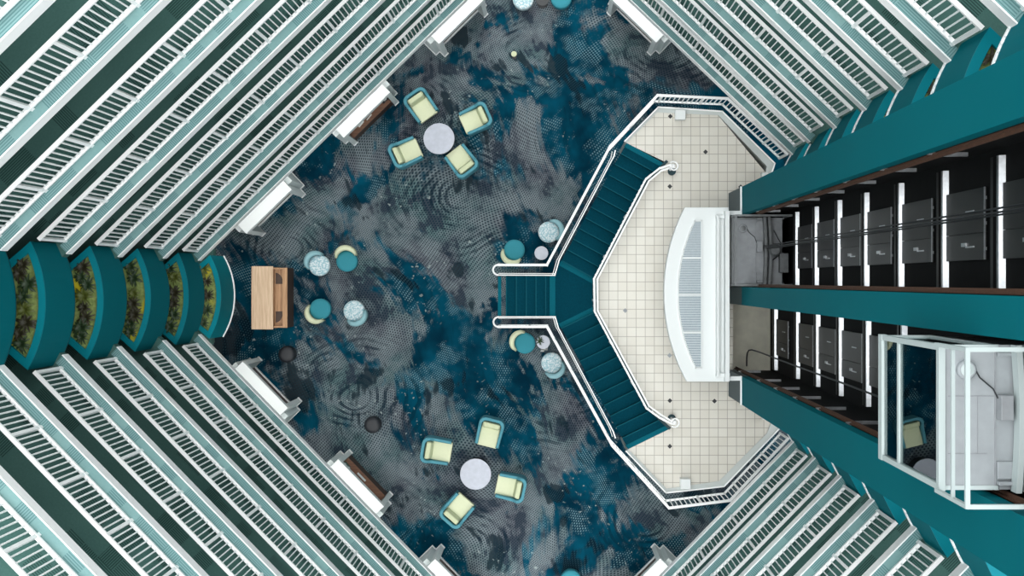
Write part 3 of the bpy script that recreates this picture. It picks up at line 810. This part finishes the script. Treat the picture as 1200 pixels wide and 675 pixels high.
def isect(p, d, poly):
    for i in range(len(poly)-1):
        a, b = Vector(poly[i]), Vector(poly[i+1]); e = b-a
        den = d.x*e.y - d.y*e.x
        if abs(den) < 1e-9: continue
        tt = ((a.x-p.x)*e.y - (a.y-p.y)*e.x)/den; ss = ((a.x-p.x)*d.y - (a.y-p.y)*d.x)/den
        if tt > 0 and -.02 <= ss <= 1.02: return p + d*tt
    return p + d*45
def flight(SL, TL, d, right, name):
    d = Vector(d).normalized(); n = 11
    prev = None
    L = [Vector(SL).lerp(Vector(TL), k/n) for k in range(n+1)]
    R = [isect(p, d, right) for p in L]
    for k in range(n):
        z = ZL + (ZP-ZL)*(k+1)/(n+0)
        if k == n-1: z = ZP - .004
        a, b, c, e = U(*L[k], z), U(*R[k], z), U(*R[k+1], z), U(*L[k+1], z)
        fwd = ((e+c)/2 - (a+b)/2)
        n1 = Vector((-(b-a).y, (b-a).x))
        lip = (a, b, .022, STAIRE) if n1.dot(fwd) > 0 else (b, a, .022, STAIRE)
        s = step([a, b, c+fwd*.02, e+fwd*.02], z, lip)
        if k == n-1:
            q = fwd*.3
            MB().prism([e+fwd*.02, c+fwd*.02, c-fwd*.35, e-fwd*.35], z-.02, z+.012).build('nosing', STAIRL, s)
        if k == 0:
            MB().prism([U(*L[0], ZL)-fwd*.42, U(*R[0], ZL)-fwd*.42, U(*R[0], ZL), U(*L[0], ZL)], ZL-.02, ZL+.007).build('nosing', STAIRL, ld)
flight((657.8, 305.6), (734.2, 167.8), (36.6, 20), [(697, 331), (697, 326.7), (759, 210.5), (779.6, 189), (800, 175)], 'n')
flight((657.8, 384.6), (736, 526), (38.9, -19), [(697.8, 360), (697.8, 365), (759, 478.5), (783, 501), (800, 515)], 's')
a, b = U(583.5, 370, .0), U(587.5, 324, .0)
struct(MB().box(a.x, b.x, a.y, b.y, 0, .006).build('trim_1', STAIRL))
# inner stringer kerb on the platform side
mb = MB()
ik = [(779.3, 189.6), (759, 210.5), (697, 326.7), (697.8, 365), (759, 478.5), (782.7, 500.7)]
for i in range(5):
    mb.beam(U3(ik[i][0]+1.2, ik[i][1]+.3, ZP-.1), U3(ik[i+1][0]+1.2, ik[i+1][1]+.3, ZP-.1), .07, .36, .02)
for cy_ in (201, 490):
    p = U(787, cy_, ZP); mb.cyl(p.x, p.y, .1, ZP-.1, ZP+.08, 16)
mb.build('stringer', DTEAL, t)

# ------------------------------------------------------------------ stair and platform guard rails
def subdivide(pts, stepl):
    out = []
    for i in range(len(pts)-1):
        a, b = pts[i], pts[i+1]; L = (Vector(b)-Vector(a)).length; n = max(1, round(L/stepl))
        for k in range(n): out.append((Vector(a).lerp(Vector(b), k/n), (Vector(b)-Vector(a)).normalized(), i))
    out.append((Vector(pts[-1]), (Vector(pts[-1])-Vector(pts[-2])).normalized(), len(pts)-2))
    return out
def guard(label, outer, inner, loop_px):
    """outer / inner: (px, py, base height) of the outer top rail and the inner handrail"""
    O = [U3(x, y, b+1.13) for x, y, b in outer]; I = [U3(x, y, b+.9) for x, y, b in inner]
    base = Vector((O[2].x, O[2].y, 0))
    t = thing('guard_railing', base, label, 'railing')
    # the loop that joins both rails at the foot of the stair
    a, b = O[0], I[0]; mid = (a+b)/2; out_d = Vector((-1, 0, 0)); r = abs(a.y-b.y)/2; lp = []
    for k in range(13):
        th = PI*k/12; lp.append(Vector((mid.x - r*1.05*math.sin(th), mid.y + (a.y-mid.y)*math.cos(th), a.z + (b.z-a.z)*k/12)))
    mb = MB()
    for i in range(len(O)-1): mb.beam(O[i], O[i+1], .062, .045 + .004*(i % 2), .02)
    mb.build('top_rail', RAILW, t)
    MB().tube(lp, .024, 8).build('loop_rail', RAILW, t, smooth=True)
    mb = MB()
    for i in range(len(I)-1): mb.beam(I[i], I[i+1], .03, .03 + .004*(i % 2), .012)
    mb.build('handrail', RAILW, t)
    mb = MB()
    for i in range(len(I)-1):
        d = (I[i+1]-I[i]).normalized(); n = Vector((-d.y, d.x, 0))
        q = Vector((0, 0, -.45)) + n*(.055 if n.dot(Vector((0, 1 if label.find('upper') >= 0 else -1, 0))) > 0 else -.055)
        mb.beam(I[i]+q, I[i+1]+q, .018, .03, .01)
    mb.build('wall_rail', RAILW, t)
    mb = MB()
    for i in range(len(O)-1): mb.beam(O[i]-Vector((0, 0, 1.04)), O[i+1]-Vector((0, 0, 1.04)), .05, .04, .02)
    mb.build('bottom_rail', RAILW, t)
    nb = 0
    sub = subdivide(O, .112)
    for k, (p, d, i) in enumerate(sub):
        rz = math.atan2(d.y, d.x)
        corner = k == len(sub)-1 or k % 9 == 0
        loc = p - base - Vector((0, 0, 1.13))
        if corner: part_copy(pme, t, loc, rz)
        else: part_copy(bme, t, loc, rz)
    return t
guard('white guard railing round the upper side of the staircase and tiled platform',
      [(584, 310.4, 0.05), (641, 310.4, ZL), (715, 171.5, ZP), (770.6, 111.7, ZP), (852.9, 115.5, ZP), (922.5, 180.5, ZP)],
      [(584, 322.3, 0.05), (650, 322.6, ZL), (655.5, 304, ZL), (719.5, 183, ZP), (721, 176.5, ZP)], 574)
guard('white guard railing round the lower side of the staircase and tiled platform',
      [(584.4, 383, 0.05), (641, 383, ZL), (717.3, 522, ZP), (784, 595.3, ZP), (855.5, 586.5, ZP), (923.5, 514, ZP)],
      [(584, 371.4, 0.05), (650.5, 371.2, ZL), (654.4, 384.4, ZL), (718.5, 505.5, ZP), (721, 513, ZP)], 576)
# inner guard along the platform edge with spiral newels
t = thing('guard_railing', tuple(U3(698, 346, ZP)), 'white inner guard railing with spiral newel ends along the platform edge above the stairs', 'railing')
ip = [(786, 193.3), (773, 197.2), (757, 209.7), (696.3, 326.6), (697, 365), (757.6, 478.5), (773, 489.5), (787, 496.5)]
G = [U3(x, y, ZP+1.0) for x, y in ip]
mb = MB()
for i in range(len(G)-1): mb.beam(G[i], G[i+1], .045, .04 + .004*(i % 2), .015)
mb.build('top_rail', RAILW, t)
ip2 = [(787, 196.4), (775, 200), (760.5, 212), (699.8, 327.4), (700.4, 364.3), (760.7, 476), (775.5, 486.5), (788, 494)]
G2 = [U3(x, y, ZP+.85) for x, y in ip2]
mb = MB()
for i in range(len(G2)-1): mb.beam(G2[i], G2[i+1], .04, .04 + .004*(i % 2), .012)
mb.build('handrail', RAILW, t)
for cx_, cy_ in ((789.5, 195), (791, 495)):
    c = U3(cx_, cy_, ZP+1.0)
    sg = 1 if cy_ < 300 else -1
    pts = [c + Vector((math.cos(a)*r, sg*math.sin(a)*r, -z_)) for a, r, z_ in [(2.3 - k*.42, .125 - .0042*k, .004*k) for k in range(22)]]
    MB().tube(pts, .02, 8).build('spiral_end', RAILW, t, smooth=True)
    MB().lathe([(.035, ZP), (.03, ZP+.1), (.022, ZP+.2), (.022, ZP+.85), (.05, ZP+.98), (.03, ZP+1.02)], c.x, c.y, 16).build('newel_post', RAILW, t, smooth=True)
base = t.location.copy()
sub = subdivide(G, .125)
for k, (p, d, i) in enumerate(sub):
    loc = p - base - Vector((0, 0, 1.13)); loc.z = -.08
    part_copy(pme if k % 9 == 4 else bme, t, loc, math.atan2(d.y, d.x))
C.objects.unlink(bme); C.objects.unlink(pme)
bpy.data.objects.remove(bme); bpy.data.objects.remove(pme)

# ------------------------------------------------------------------ booths under the lowest galleries
HB = 1.9
def booth(f0, f1, inward_len, label, counter=False):
    """f0, f1: pixels of the two front corners of the top"""
    a, b = U(*f0, HB), U(*f1, HB)
    u = (b-a).normalized(); n = perp_to(u, a)      # n points into the lobby
    L = (b-a).length; D = 1.35
    t = thing('lobby_booth', ((a.x+b.x)/2 - n.x*.3, (a.y+b.y)/2 - n.y*.3, 0), label, 'booth', 'white booths under the galleries')
    Q = lambda s, d: a + u*s + n*d      # s along the front, d towards the lobby
    MB().prism([Q(0, 0), Q(L, 0), Q(L, -D), Q(0, -D)], HB-.24, HB).build('top', WHITE, t, bevel=.012)
    for s0, sg in ((0, 1), (L, -1)):
        mb = MB()
        mb.prism([Q(s0, -.0), Q(s0+sg*.13, -.0), Q(s0+sg*.13, -.3), Q(s0, -.3)], 0, HB-.241)
        mb.prism([Q(s0-sg*.14, -.2), Q(s0+sg*.1, -.2), Q(s0+sg*.1, -D), Q(s0-sg*.14, -D)], 0, HB-.25)
        p = mb.build('side_pier', GREYW, t, bevel=.006)  # white piers greyed, the shade on their sides is in the colour
        pts = [Q(s0+sg*.13, .0), Q(s0, .0), Q(s0, -.2), Q(s0-sg*.14, -.2), Q(s0-sg*.14, -.9)]
        mb = MB()
        for i in range(len(pts)-1): mb.beam((pts[i].x, pts[i].y, .05), (pts[i+1].x, pts[i+1].y, .05), .03, .1, .008)
        mb.build('baseboard', RAILW, p)
    MB().prism([Q(.1, -D+.06), Q(L-.1, -D+.06), Q(L-.1, -D), Q(.1, -D)], 0, HB-.25).build('back_panel', DWOOD, t)
    MB().prism([Q(.1, -.25), Q(L-.1, -.25), Q(L-.1, -D+.06), Q(.1, -D+.06)], 0.004, .05).build('plinth', DWOOD, t)
    if counter:
        m = WALNUT if True else None
        ct = MB().prism([Q(.14, -.02), Q(L-.14, -.02), Q(L-.14, -.75), Q(.14, -.75)], .72, .77).build('counter', WALNUT, t, bevel=.006)
        MB().prism([Q(.14, -.06), Q(L-.14, -.06), Q(L-.14, -.1), Q(.14, -.1)], .05, .72).build('counter_front', DWOOD, t)
    else:
        MB().prism([Q(.13, -.24), Q(L-.13, -.24), Q(L-.13, -.27), Q(.13, -.27)], 0, .1).build('front_sill', RAILW, t)
        MB().prism([Q(.13, -.28), Q(L-.13, -.28), Q(L-.13, -1.0), Q(.13, -1.0)], .05, .42).build('bench', DWOOD, t)
    la = bpy.data.lights.new('booth_fill_light', 'AREA'); la.shape = 'RECTANGLE'; la.size = L*.9; la.size_y = .5; la.energy = 24; la.color = (1, .98, .95)  # unseen fill light, added to brighten the booth top
    lo = bpy.data.objects.new('booth_fill_light', la); C.objects.link(lo); c = Q(L/2, -.75)
    lo.location = (c.x, c.y, 5.02); lo.rotation_euler = (0, 0, math.atan2(u.y, u.x))
    return Q, L, u, n
booth((288.4, 274), (342, 222), 1, 'white booth under the upper left gallery, nearest the wooden desk')
q2 = booth((402.7, 161.6), (457.3, 108), 1, 'white booth with a brown counter under the upper left gallery, middle of three', True)
booth((514.5, 51.7), (567.5, -.8), 1, 'white booth under the upper left gallery, cut by the top frame edge')
booth((284.3, 423.3), (337.3, 478), 1, 'white booth under the lower left gallery, nearest the wooden desk')
q5 = booth((396.3, 538), (450, 593.7), 1, 'white booth with a brown counter under the lower left gallery, middle of three', True)
booth((510, 655), (563, 709), 1, 'white booth under the lower left gallery, cut by the bottom frame edge')
booth((715, -2.5), (768.9, 50), 1, 'white booth under the upper right gallery at the top frame edge')
booth((720, 708), (773.8, 654.3), 1, 'white booth under the lower right gallery at the bottom frame edge')
def sheet(q, s, d, L, Wd, z, name, m, label, cat, rot=0.0, h=.004, group=None):
    Q, LL, u, n = q; c = Q(s, d)
    uu = Vector((u.x*math.cos(rot)-u.y*math.sin(rot), u.x*math.sin(rot)+u.y*math.cos(rot))); nn = Vector((-uu.y, uu.x))
    o = MB().prism([c-uu*L/2-nn*Wd/2, c+uu*L/2-nn*Wd/2, c+uu*L/2+nn*Wd/2, c-uu*L/2+nn*Wd/2], z, z+h).build(name, m, org=(c.x, c.y, z))
    return tag(o, label, cat, group)
sheet(q2, .55, -.15, .2, .05, .771, 'paper', PAPER, 'white slip of paper on the upper booth counter, left one', 'paper', .1)
sheet(q2, .83, -.13, .2, .03, .771, 'paper', PAPER, 'narrow white slip of paper at the middle of the upper booth counter', 'paper', .1)
Q, L, u, n = q2; c = Q(1.45, -.17)
t = thing('desk_phone', (c.x, c.y, .771), 'black desk phone with white keypad on the upper booth counter', 'phone')
MB().prism([c-u*.09-n*.05, c+u*.09-n*.05, c+u*.09+n*.06, c-u*.09+n*.06], .771, .81).build('base', DARK, t, bevel=.01)
MB().prism([c-u*.03-n*.03, c+u*.06-n*.03, c+u*.06+n*.03, c-u*.03+n*.03], .81, .815).build('keypad', PAPER, t)
MB().beam((c.x-u.x*.08-n.x*.04, c.y-u.y*.08-n.y*.04, .83), (c.x-u.x*.08+n.x*.07, c.y-u.y*.08+n.y*.07, .83), .035, .03).build('handset', DARK, t, bevel=.01)
sheet(q5, .76, -.12, .3, .05, .771, 'leaflet_strip', GREYW, 'long pale strip lying on the lower booth counter', 'strip', 0, .012)
Q, L, u, n = q5; c = Q(.27, -.18)
t = thing('desk_organiser', (c.x, c.y, .771), 'small dark green desk organiser with white cards on the lower booth counter', 'organiser')
MB().prism([c-u*.1-n*.04, c+u*.1-n*.04, c+u*.1+n*.04, c-u*.1+n*.04], .771, .83).build('tray', mat('bottle_green', (40, 84, 74), .5), t, bevel=.006)
for k in (-.07, .08): MB().prism([c+u*k-u*.03-n*.05, c+u*k+u*.03-n*.05, c+u*k+u*.03+n*.02, c+u*k-u*.03+n*.02], .83, .85).build('card', GREYW, t)

# ------------------------------------------------------------------ wooden desk
a, b = U(294.6, 386, 1.05), U(319.8, 312, 1.05)
y0, y1 = a.y, b.y
xf0, xf1 = U(331, 0, .93).x, U(336.5, 0, .93).x
t = thing('reception_desk', ((a.x+xf1)/2, (y0+y1)/2, 0), 'pale oak reception desk with a dark front beside the curved planters', 'desk')
MB().box(a.x+.02, b.x-.02, y0+.02, y1-.02, 0, 1.0).build('cabinet', OAKD, t)
MB().box(a.x, b.x, y0, y1, 1.0, 1.05).build('counter_top', OAK, t, bevel=.006)
wt0 = MB().box(b.x-.02, xf0, y0+.05, y1-.05, .66, .7).build('work_top', OAKD, t)
for yy in (y0+.05, y1-.05):
    sg = 1 if yy == y0+.05 else -1
    pts = [Vector((b.x+.0, yy+sg*.12))] + [Vector((b.x+.0+.2*math.sin(PI*.5*k/8), yy+sg*(.12+.3*(1-math.cos(PI*.5*k/8))))) for k in range(9)]
    pts.append(Vector((b.x+.0, yy+sg*.42)))
    MB().prism(pts, .7, .705).build('desk_pad', DWOOD, wt0)
MB().box(xf0, xf1, y0+.04, y1-.04, .88, .93).build('front_ledge', OAKD, t, bevel=.004)
MB().box(xf0+.02, xf1-.01, y0+.04, y1-.04, 0, .88).build('front_panel', DWOOD, t)
for yy in (y0+.04, y1-.08): MB().box(b.x-.02, xf0+.02, yy, yy+.04, 0, .88).build('end_panel', OAKD, t)

# ------------------------------------------------------------------ club chairs and round tables
def club_chair(label):
    """front along +x, centre at the origin"""
    t = thing('club_chair', (0, 0, 0), label, 'chair', 'cream and teal club chairs')
    # shell: a U of rounded section, higher at the back
    def U_path(off):
        w_, b_, r = .33-off, -.40+off, .17-off*.6
        pts = [(.36, w_)]
        pts.append((b_+r+.12, w_+.015))
        for k in range(7): th = PI/2 + PI/2*k/6; pts.append((b_+r+r*math.cos(th), w_+.02-r+r*math.sin(th)))
        for k in range(7): th = PI + PI/2*k/6; pts.append((b_+r+r*math.cos(th), -w_-.02+r+r*math.sin(th)))
        pts.append((b_+r+.12, -w_-.015)); pts.append((.36, -w_))
        return pts
    o = U_path(0); i = U_path(.085)
    n = len(o)
    hz = [.58] + [.62] + [.74]*14 + [.62] + [.58]
    vs = []; 
    for k in range(n):
        h = hz[k]
        vs += [(o[k][0], o[k][1], .12), (o[k][0], o[k][1], h-.03), (o[k][0]*.97+i[k][0]*.03, o[k][1]*.8+i[k][1]*.2, h), (o[k][0]*.2+i[k][0]*.8, o[k][1]*.2+i[k][1]*.8, h), (i[k][0], i[k][1], h-.03), (i[k][0], i[k][1], .12)]
    fs = []
    for k in range(n-1):
        for j in range(6): fs.append((k*6+j, k*6+(j+1) % 6, (k+1)*6+(j+1) % 6, (k+1)*6+j))
    fs += [tuple(range(6)), tuple((n-1)*6+j for j in range(5, -1, -1))]
    MB().add(vs, fs).build('shell', CHTEAL, t, smooth=False, bevel=.012)
    MB().box(-.3, .36, -.29, .29, .12, .3).build('seat_base', CHTEAL, t, bevel=.02)
    MB().prism([(-.32, -.245), (.40, -.275), (.40, .275), (-.32, .245)], .3, .46).build('seat_cushion', CREAM, t, bevel=.035, seg=3)
    vs = []
    for y in (-.235, -.2, .2, .235):
        e = .05 if abs(y) > .21 else 0
        vs += [(-.31+e*.3, y, .44), (-.09-e*.6, y, .44), (-.15-e*.5, y, .72-e), (-.27, y, .74-e)]
    fs = [(0, 1, 2, 3), (15, 14, 13, 12)]
    for k in range(3):
        for j in range(4): fs.append((k*4+j, (k+1)*4+j, (k+1)*4+(j+1) % 4, k*4+(j+1) % 4))
    MB().add(vs, fs).build('back_cushion', CREAM2, t, bevel=.03, seg=3)
    for x in (-.28, .3):
        for y in (-.26, .26): MB().lathe([(.018, 0), (.025, .12)], x, y, 10).build('leg', DARK, t)
    return t
def direc(dx, dy): return math.atan2(-dy, dx)
CH = [(493.3, 123.8, (105, 150), 'cream club chair at the upper table, the one nearest the brown counter booth'),
      (557.7, 139.3, (-135, 62), 'cream club chair right of the upper round table'),
      (475.5, 179.2, (170, -78), 'cream club chair left of the upper round table'),
      (541.5, 189.5, (-90, -118), 'cream club chair below the upper round table'),
      (574.2, 506.5, (-27, 110), 'cream club chair above the lower round table'),
      (511.6, 528, (130, 22), 'cream club chair left of the lower round table'),
      (598.7, 571, (-115, -24), 'cream club chair right of the lower round table'),
      (535.6, 597.6, (105, -120), 'cream club chair below the lower round table')]
c0 = None
for px, py, d, lb in CH:
    p = U(px, py, .45)
    if c0 is None: c0 = club_chair(lb); o = c0
    else: o = dup(c0, (0, 0, 0), 0, lb)
    o.location = (p.x, p.y, 0); o.rotation_euler = (0, 0, direc(*d))
t0 = None
for px, py, lb in ((514.4, 162.5, 'round grey marble table between the four upper club chairs'), (557.3, 555.7, 'round grey marble table between the four lower club chairs')):
    p = U(px, py, .7)
    if t0 is None:
        t0 = thing('round_table', (0, 0, 0), lb, 'table')
        MB().lathe([(.40, .655), (.415, .665), (.415, .695), (.405, .7)], 0, 0, 48).build('table_top', MARBLE, t0)
        MB().lathe([(.33, 0), (.36, .02), (.38, .64), (.39, .654)], 0, 0, 40).build('drum_base', DARK, t0)
        o = t0
    else: o = dup(t0, (0, 0, 0), 0, lb)
    o.location = (p.x, p.y, 0)

# ------------------------------------------------------------------ barrel chairs
def barrel_chair(seat_m, back_m, label, group):
    t = thing('barrel_chair', (0, 0, 0), label, 'chair', group)
    MB().lathe([(.24, .06), (.27, .10), (.285, .3), (.285, .40), (.27, .435), (.2, .45)], 0, 0, 36).build('seat', seat_m, t, smooth=True)
    vs = []; n = 17; fs = []
    for k in range(n):
        th = PI - 1.25 + 2.5*k/(n-1); e = math.sin(PI*k/(n-1))**.5 if 0 < k < n-1 else .25
        ri, ro = .265, .265 + .125*max(.35, e); zt = .46 + .2*max(.3, e); c, s = math.cos(th), math.sin(th)
        ca = Vector((-.03, 0, 0))
        for r, z in ((ri, .2), (ro, .2), (ro+.01, zt-.06), (ro-.03, zt), (ri+.02, zt), (ri-.01, zt-.05)):
            vs.append((ca.x + r*c, r*s, z))
    for k in range(n-1):
        for j in range(6): fs.append((k*6+j, (k+1)*6+j, (k+1)*6+(j+1) % 6, k*6+(j+1) % 6))
    fs += [tuple(range(6)), tuple((n-1)*6+j for j in range(5, -1, -1))]
    MB().add(vs, fs).build('backrest', back_m, t, smooth=True)
    MB().lathe([(.2, 0), (.2, .06)], 0, 0, 24).build('base', DARK, t)
    return t
sp0 = barrel_chair(SPECK, PALE, '', 'speckled barrel chairs'); tq0 = barrel_chair(SEATT, CREAM, '', 'turquoise barrel chairs')
used = {}
BC = [('s', 373.8, 311, (60, 60), 'speckled pale blue barrel chair nearest the wooden desk'),
      ('t', 406, 306, (8, 60), 'turquoise seat barrel chair with cream back, right of the desk, upper one'),
      ('t', 374.7, 362.4, (50, -48), 'turquoise seat barrel chair with cream back, right of the desk, lower one'),
      ('s', 414.4, 364.5, (-30, -50), 'speckled pale blue barrel chair right of the desk, lower one'),
      ('s', 643, 272, (-60, 22), 'speckled pale blue barrel chair above the foot of the stairs'),
      ('t', 602.7, 293, (30, -55), 'turquoise seat barrel chair above the stair foot, cream back at lower left'),
      ('t', 615, 402.3, (55, 25), 'turquoise seat barrel chair below the foot of the stairs'),
      ('s', 646.5, 425.5, (-30, -50), 'speckled pale blue barrel chair below the foot of the stairs'),
      ('s', 613, -2, (0, 60), 'speckled pale blue barrel chair cut by the top frame edge'),
      ('t', 657.6, -3, (0, 60), 'turquoise seat barrel chair cut by the top frame edge'),
      ('t', 669, 681, (-30, -50), 'turquoise seat barrel chair cut by the bottom frame edge')]
for kind, px, py, d, lb in BC:
    src = sp0 if kind == 's' else tq0
    p = U(px, py, .45)
    if kind not in used: o = src; used[kind] = 1; o['label'] = lb
    else: o = dup(src, (0, 0, 0), 0, lb)
    o.location = (p.x, p.y, 0); o.rotation_euler = (0, 0, direc(*d))
def side_table(px, py, r, m, label):
    p = U(px, py, .5)
    t = thing('side_table', (p.x, p.y, 0), label, 'table')
    MB().lathe([(r-.01, .47), (r, .48), (r, .495), (r-.008, .5)], p.x, p.y, 32).build('table_top', m, t)
    MB().cyl(p.x, p.y, .025, .02, .47, 14).build('stem', DARK, t)
    MB().lathe([(.15, 0), (.15, .015), (.03, .03)], p.x, p.y, 24).build('foot', DARK, t)
    return p
side_table(634.4, 296.6, .185, MARBLE, 'small round grey table above the stair foot')
pt = side_table(636.6, 400.9, .185, MARBLE, 'small round grey table with a plant below the stair foot')
side_table(635.6, -1, .185, DARK, 'small round dark table cut by the top frame edge')
c = U3(632.5, 399.5, .62); c.z = .5
t = thing('potted_plant', c, 'small green potted plant on the round table below the stair foot', 'plant')
MB().lathe([(.035, .5), (.05, .6), (.045, .6), (.04, .58)], c.x, c.y, 16).build('pot', WHITE, t)
blade_plant(Vector((c.x, c.y, .58)), .13, LEAF, 12, 77).build('leaves', LEAF, t, smooth=True)
c = U3(637.5, 411, .0)
sq = .055
for k, (dx, dy, lb) in enumerate(((-.04, .0, 'white folded menu card on the carpet below the plant table, left one'), (.05, .04, 'white folded menu card on the carpet below the plant table, right one'))):
    x_, y_ = c.x+dx, c.y+dy
    o = MB().add([(x_-.05, y_-.03, .001), (x_+.05, y_-.03, .001), (x_+.05, y_+.05, .001), (x_-.05, y_+.05, .001), (x_-.05, y_+.01, .08), (x_+.05, y_+.01, .08)], [(0, 1, 5, 4), (2, 3, 4, 5), (0, 3, 2, 1), (0, 4, 3), (1, 2, 5)]).build('menu_card', PAPER, org=(x_, y_, 0)); tag(o, lb, 'card', 'menu cards')
for px, py, lb in ((335.3, 415.5, 'dark charcoal pouf beside the lower left booth nearest the desk'), (436, 498.5, 'dark charcoal pouf standing alone left of the lower club chairs')):
    p = U(px, py, .4)
    t = thing('pouf', (p.x, p.y, 0), lb, 'pouf')
    MB().lathe([(.2, .0), (.215, .03), (.215, .36), (.2, .39), (.12, .405)], p.x, p.y, 36).build('cushion', POUF, t, smooth=True)
    MB().lathe([(.217, .30), (.222, .315), (.217, .33)], p.x, p.y, 36).build('piping', DARK, t)
p = U(602.5, 64.6, .3)
t = thing('side_stand', (p.x, p.y, 0), 'tiny round cream topped stand alone on the carpet near the top booth', 'stand')
MB().lathe([(.07, .46), (.075, .47), (.075, .49), (.06, .5)], p.x, p.y, 20).build('stand_top', CREAM2, t)
MB().cyl(p.x, p.y, .015, .02, .46, 10).build('stem', DARK, t)
MB().lathe([(.06, 0), (.06, .012), (.02, .02)], p.x, p.y, 16).build('foot', DARK, t)
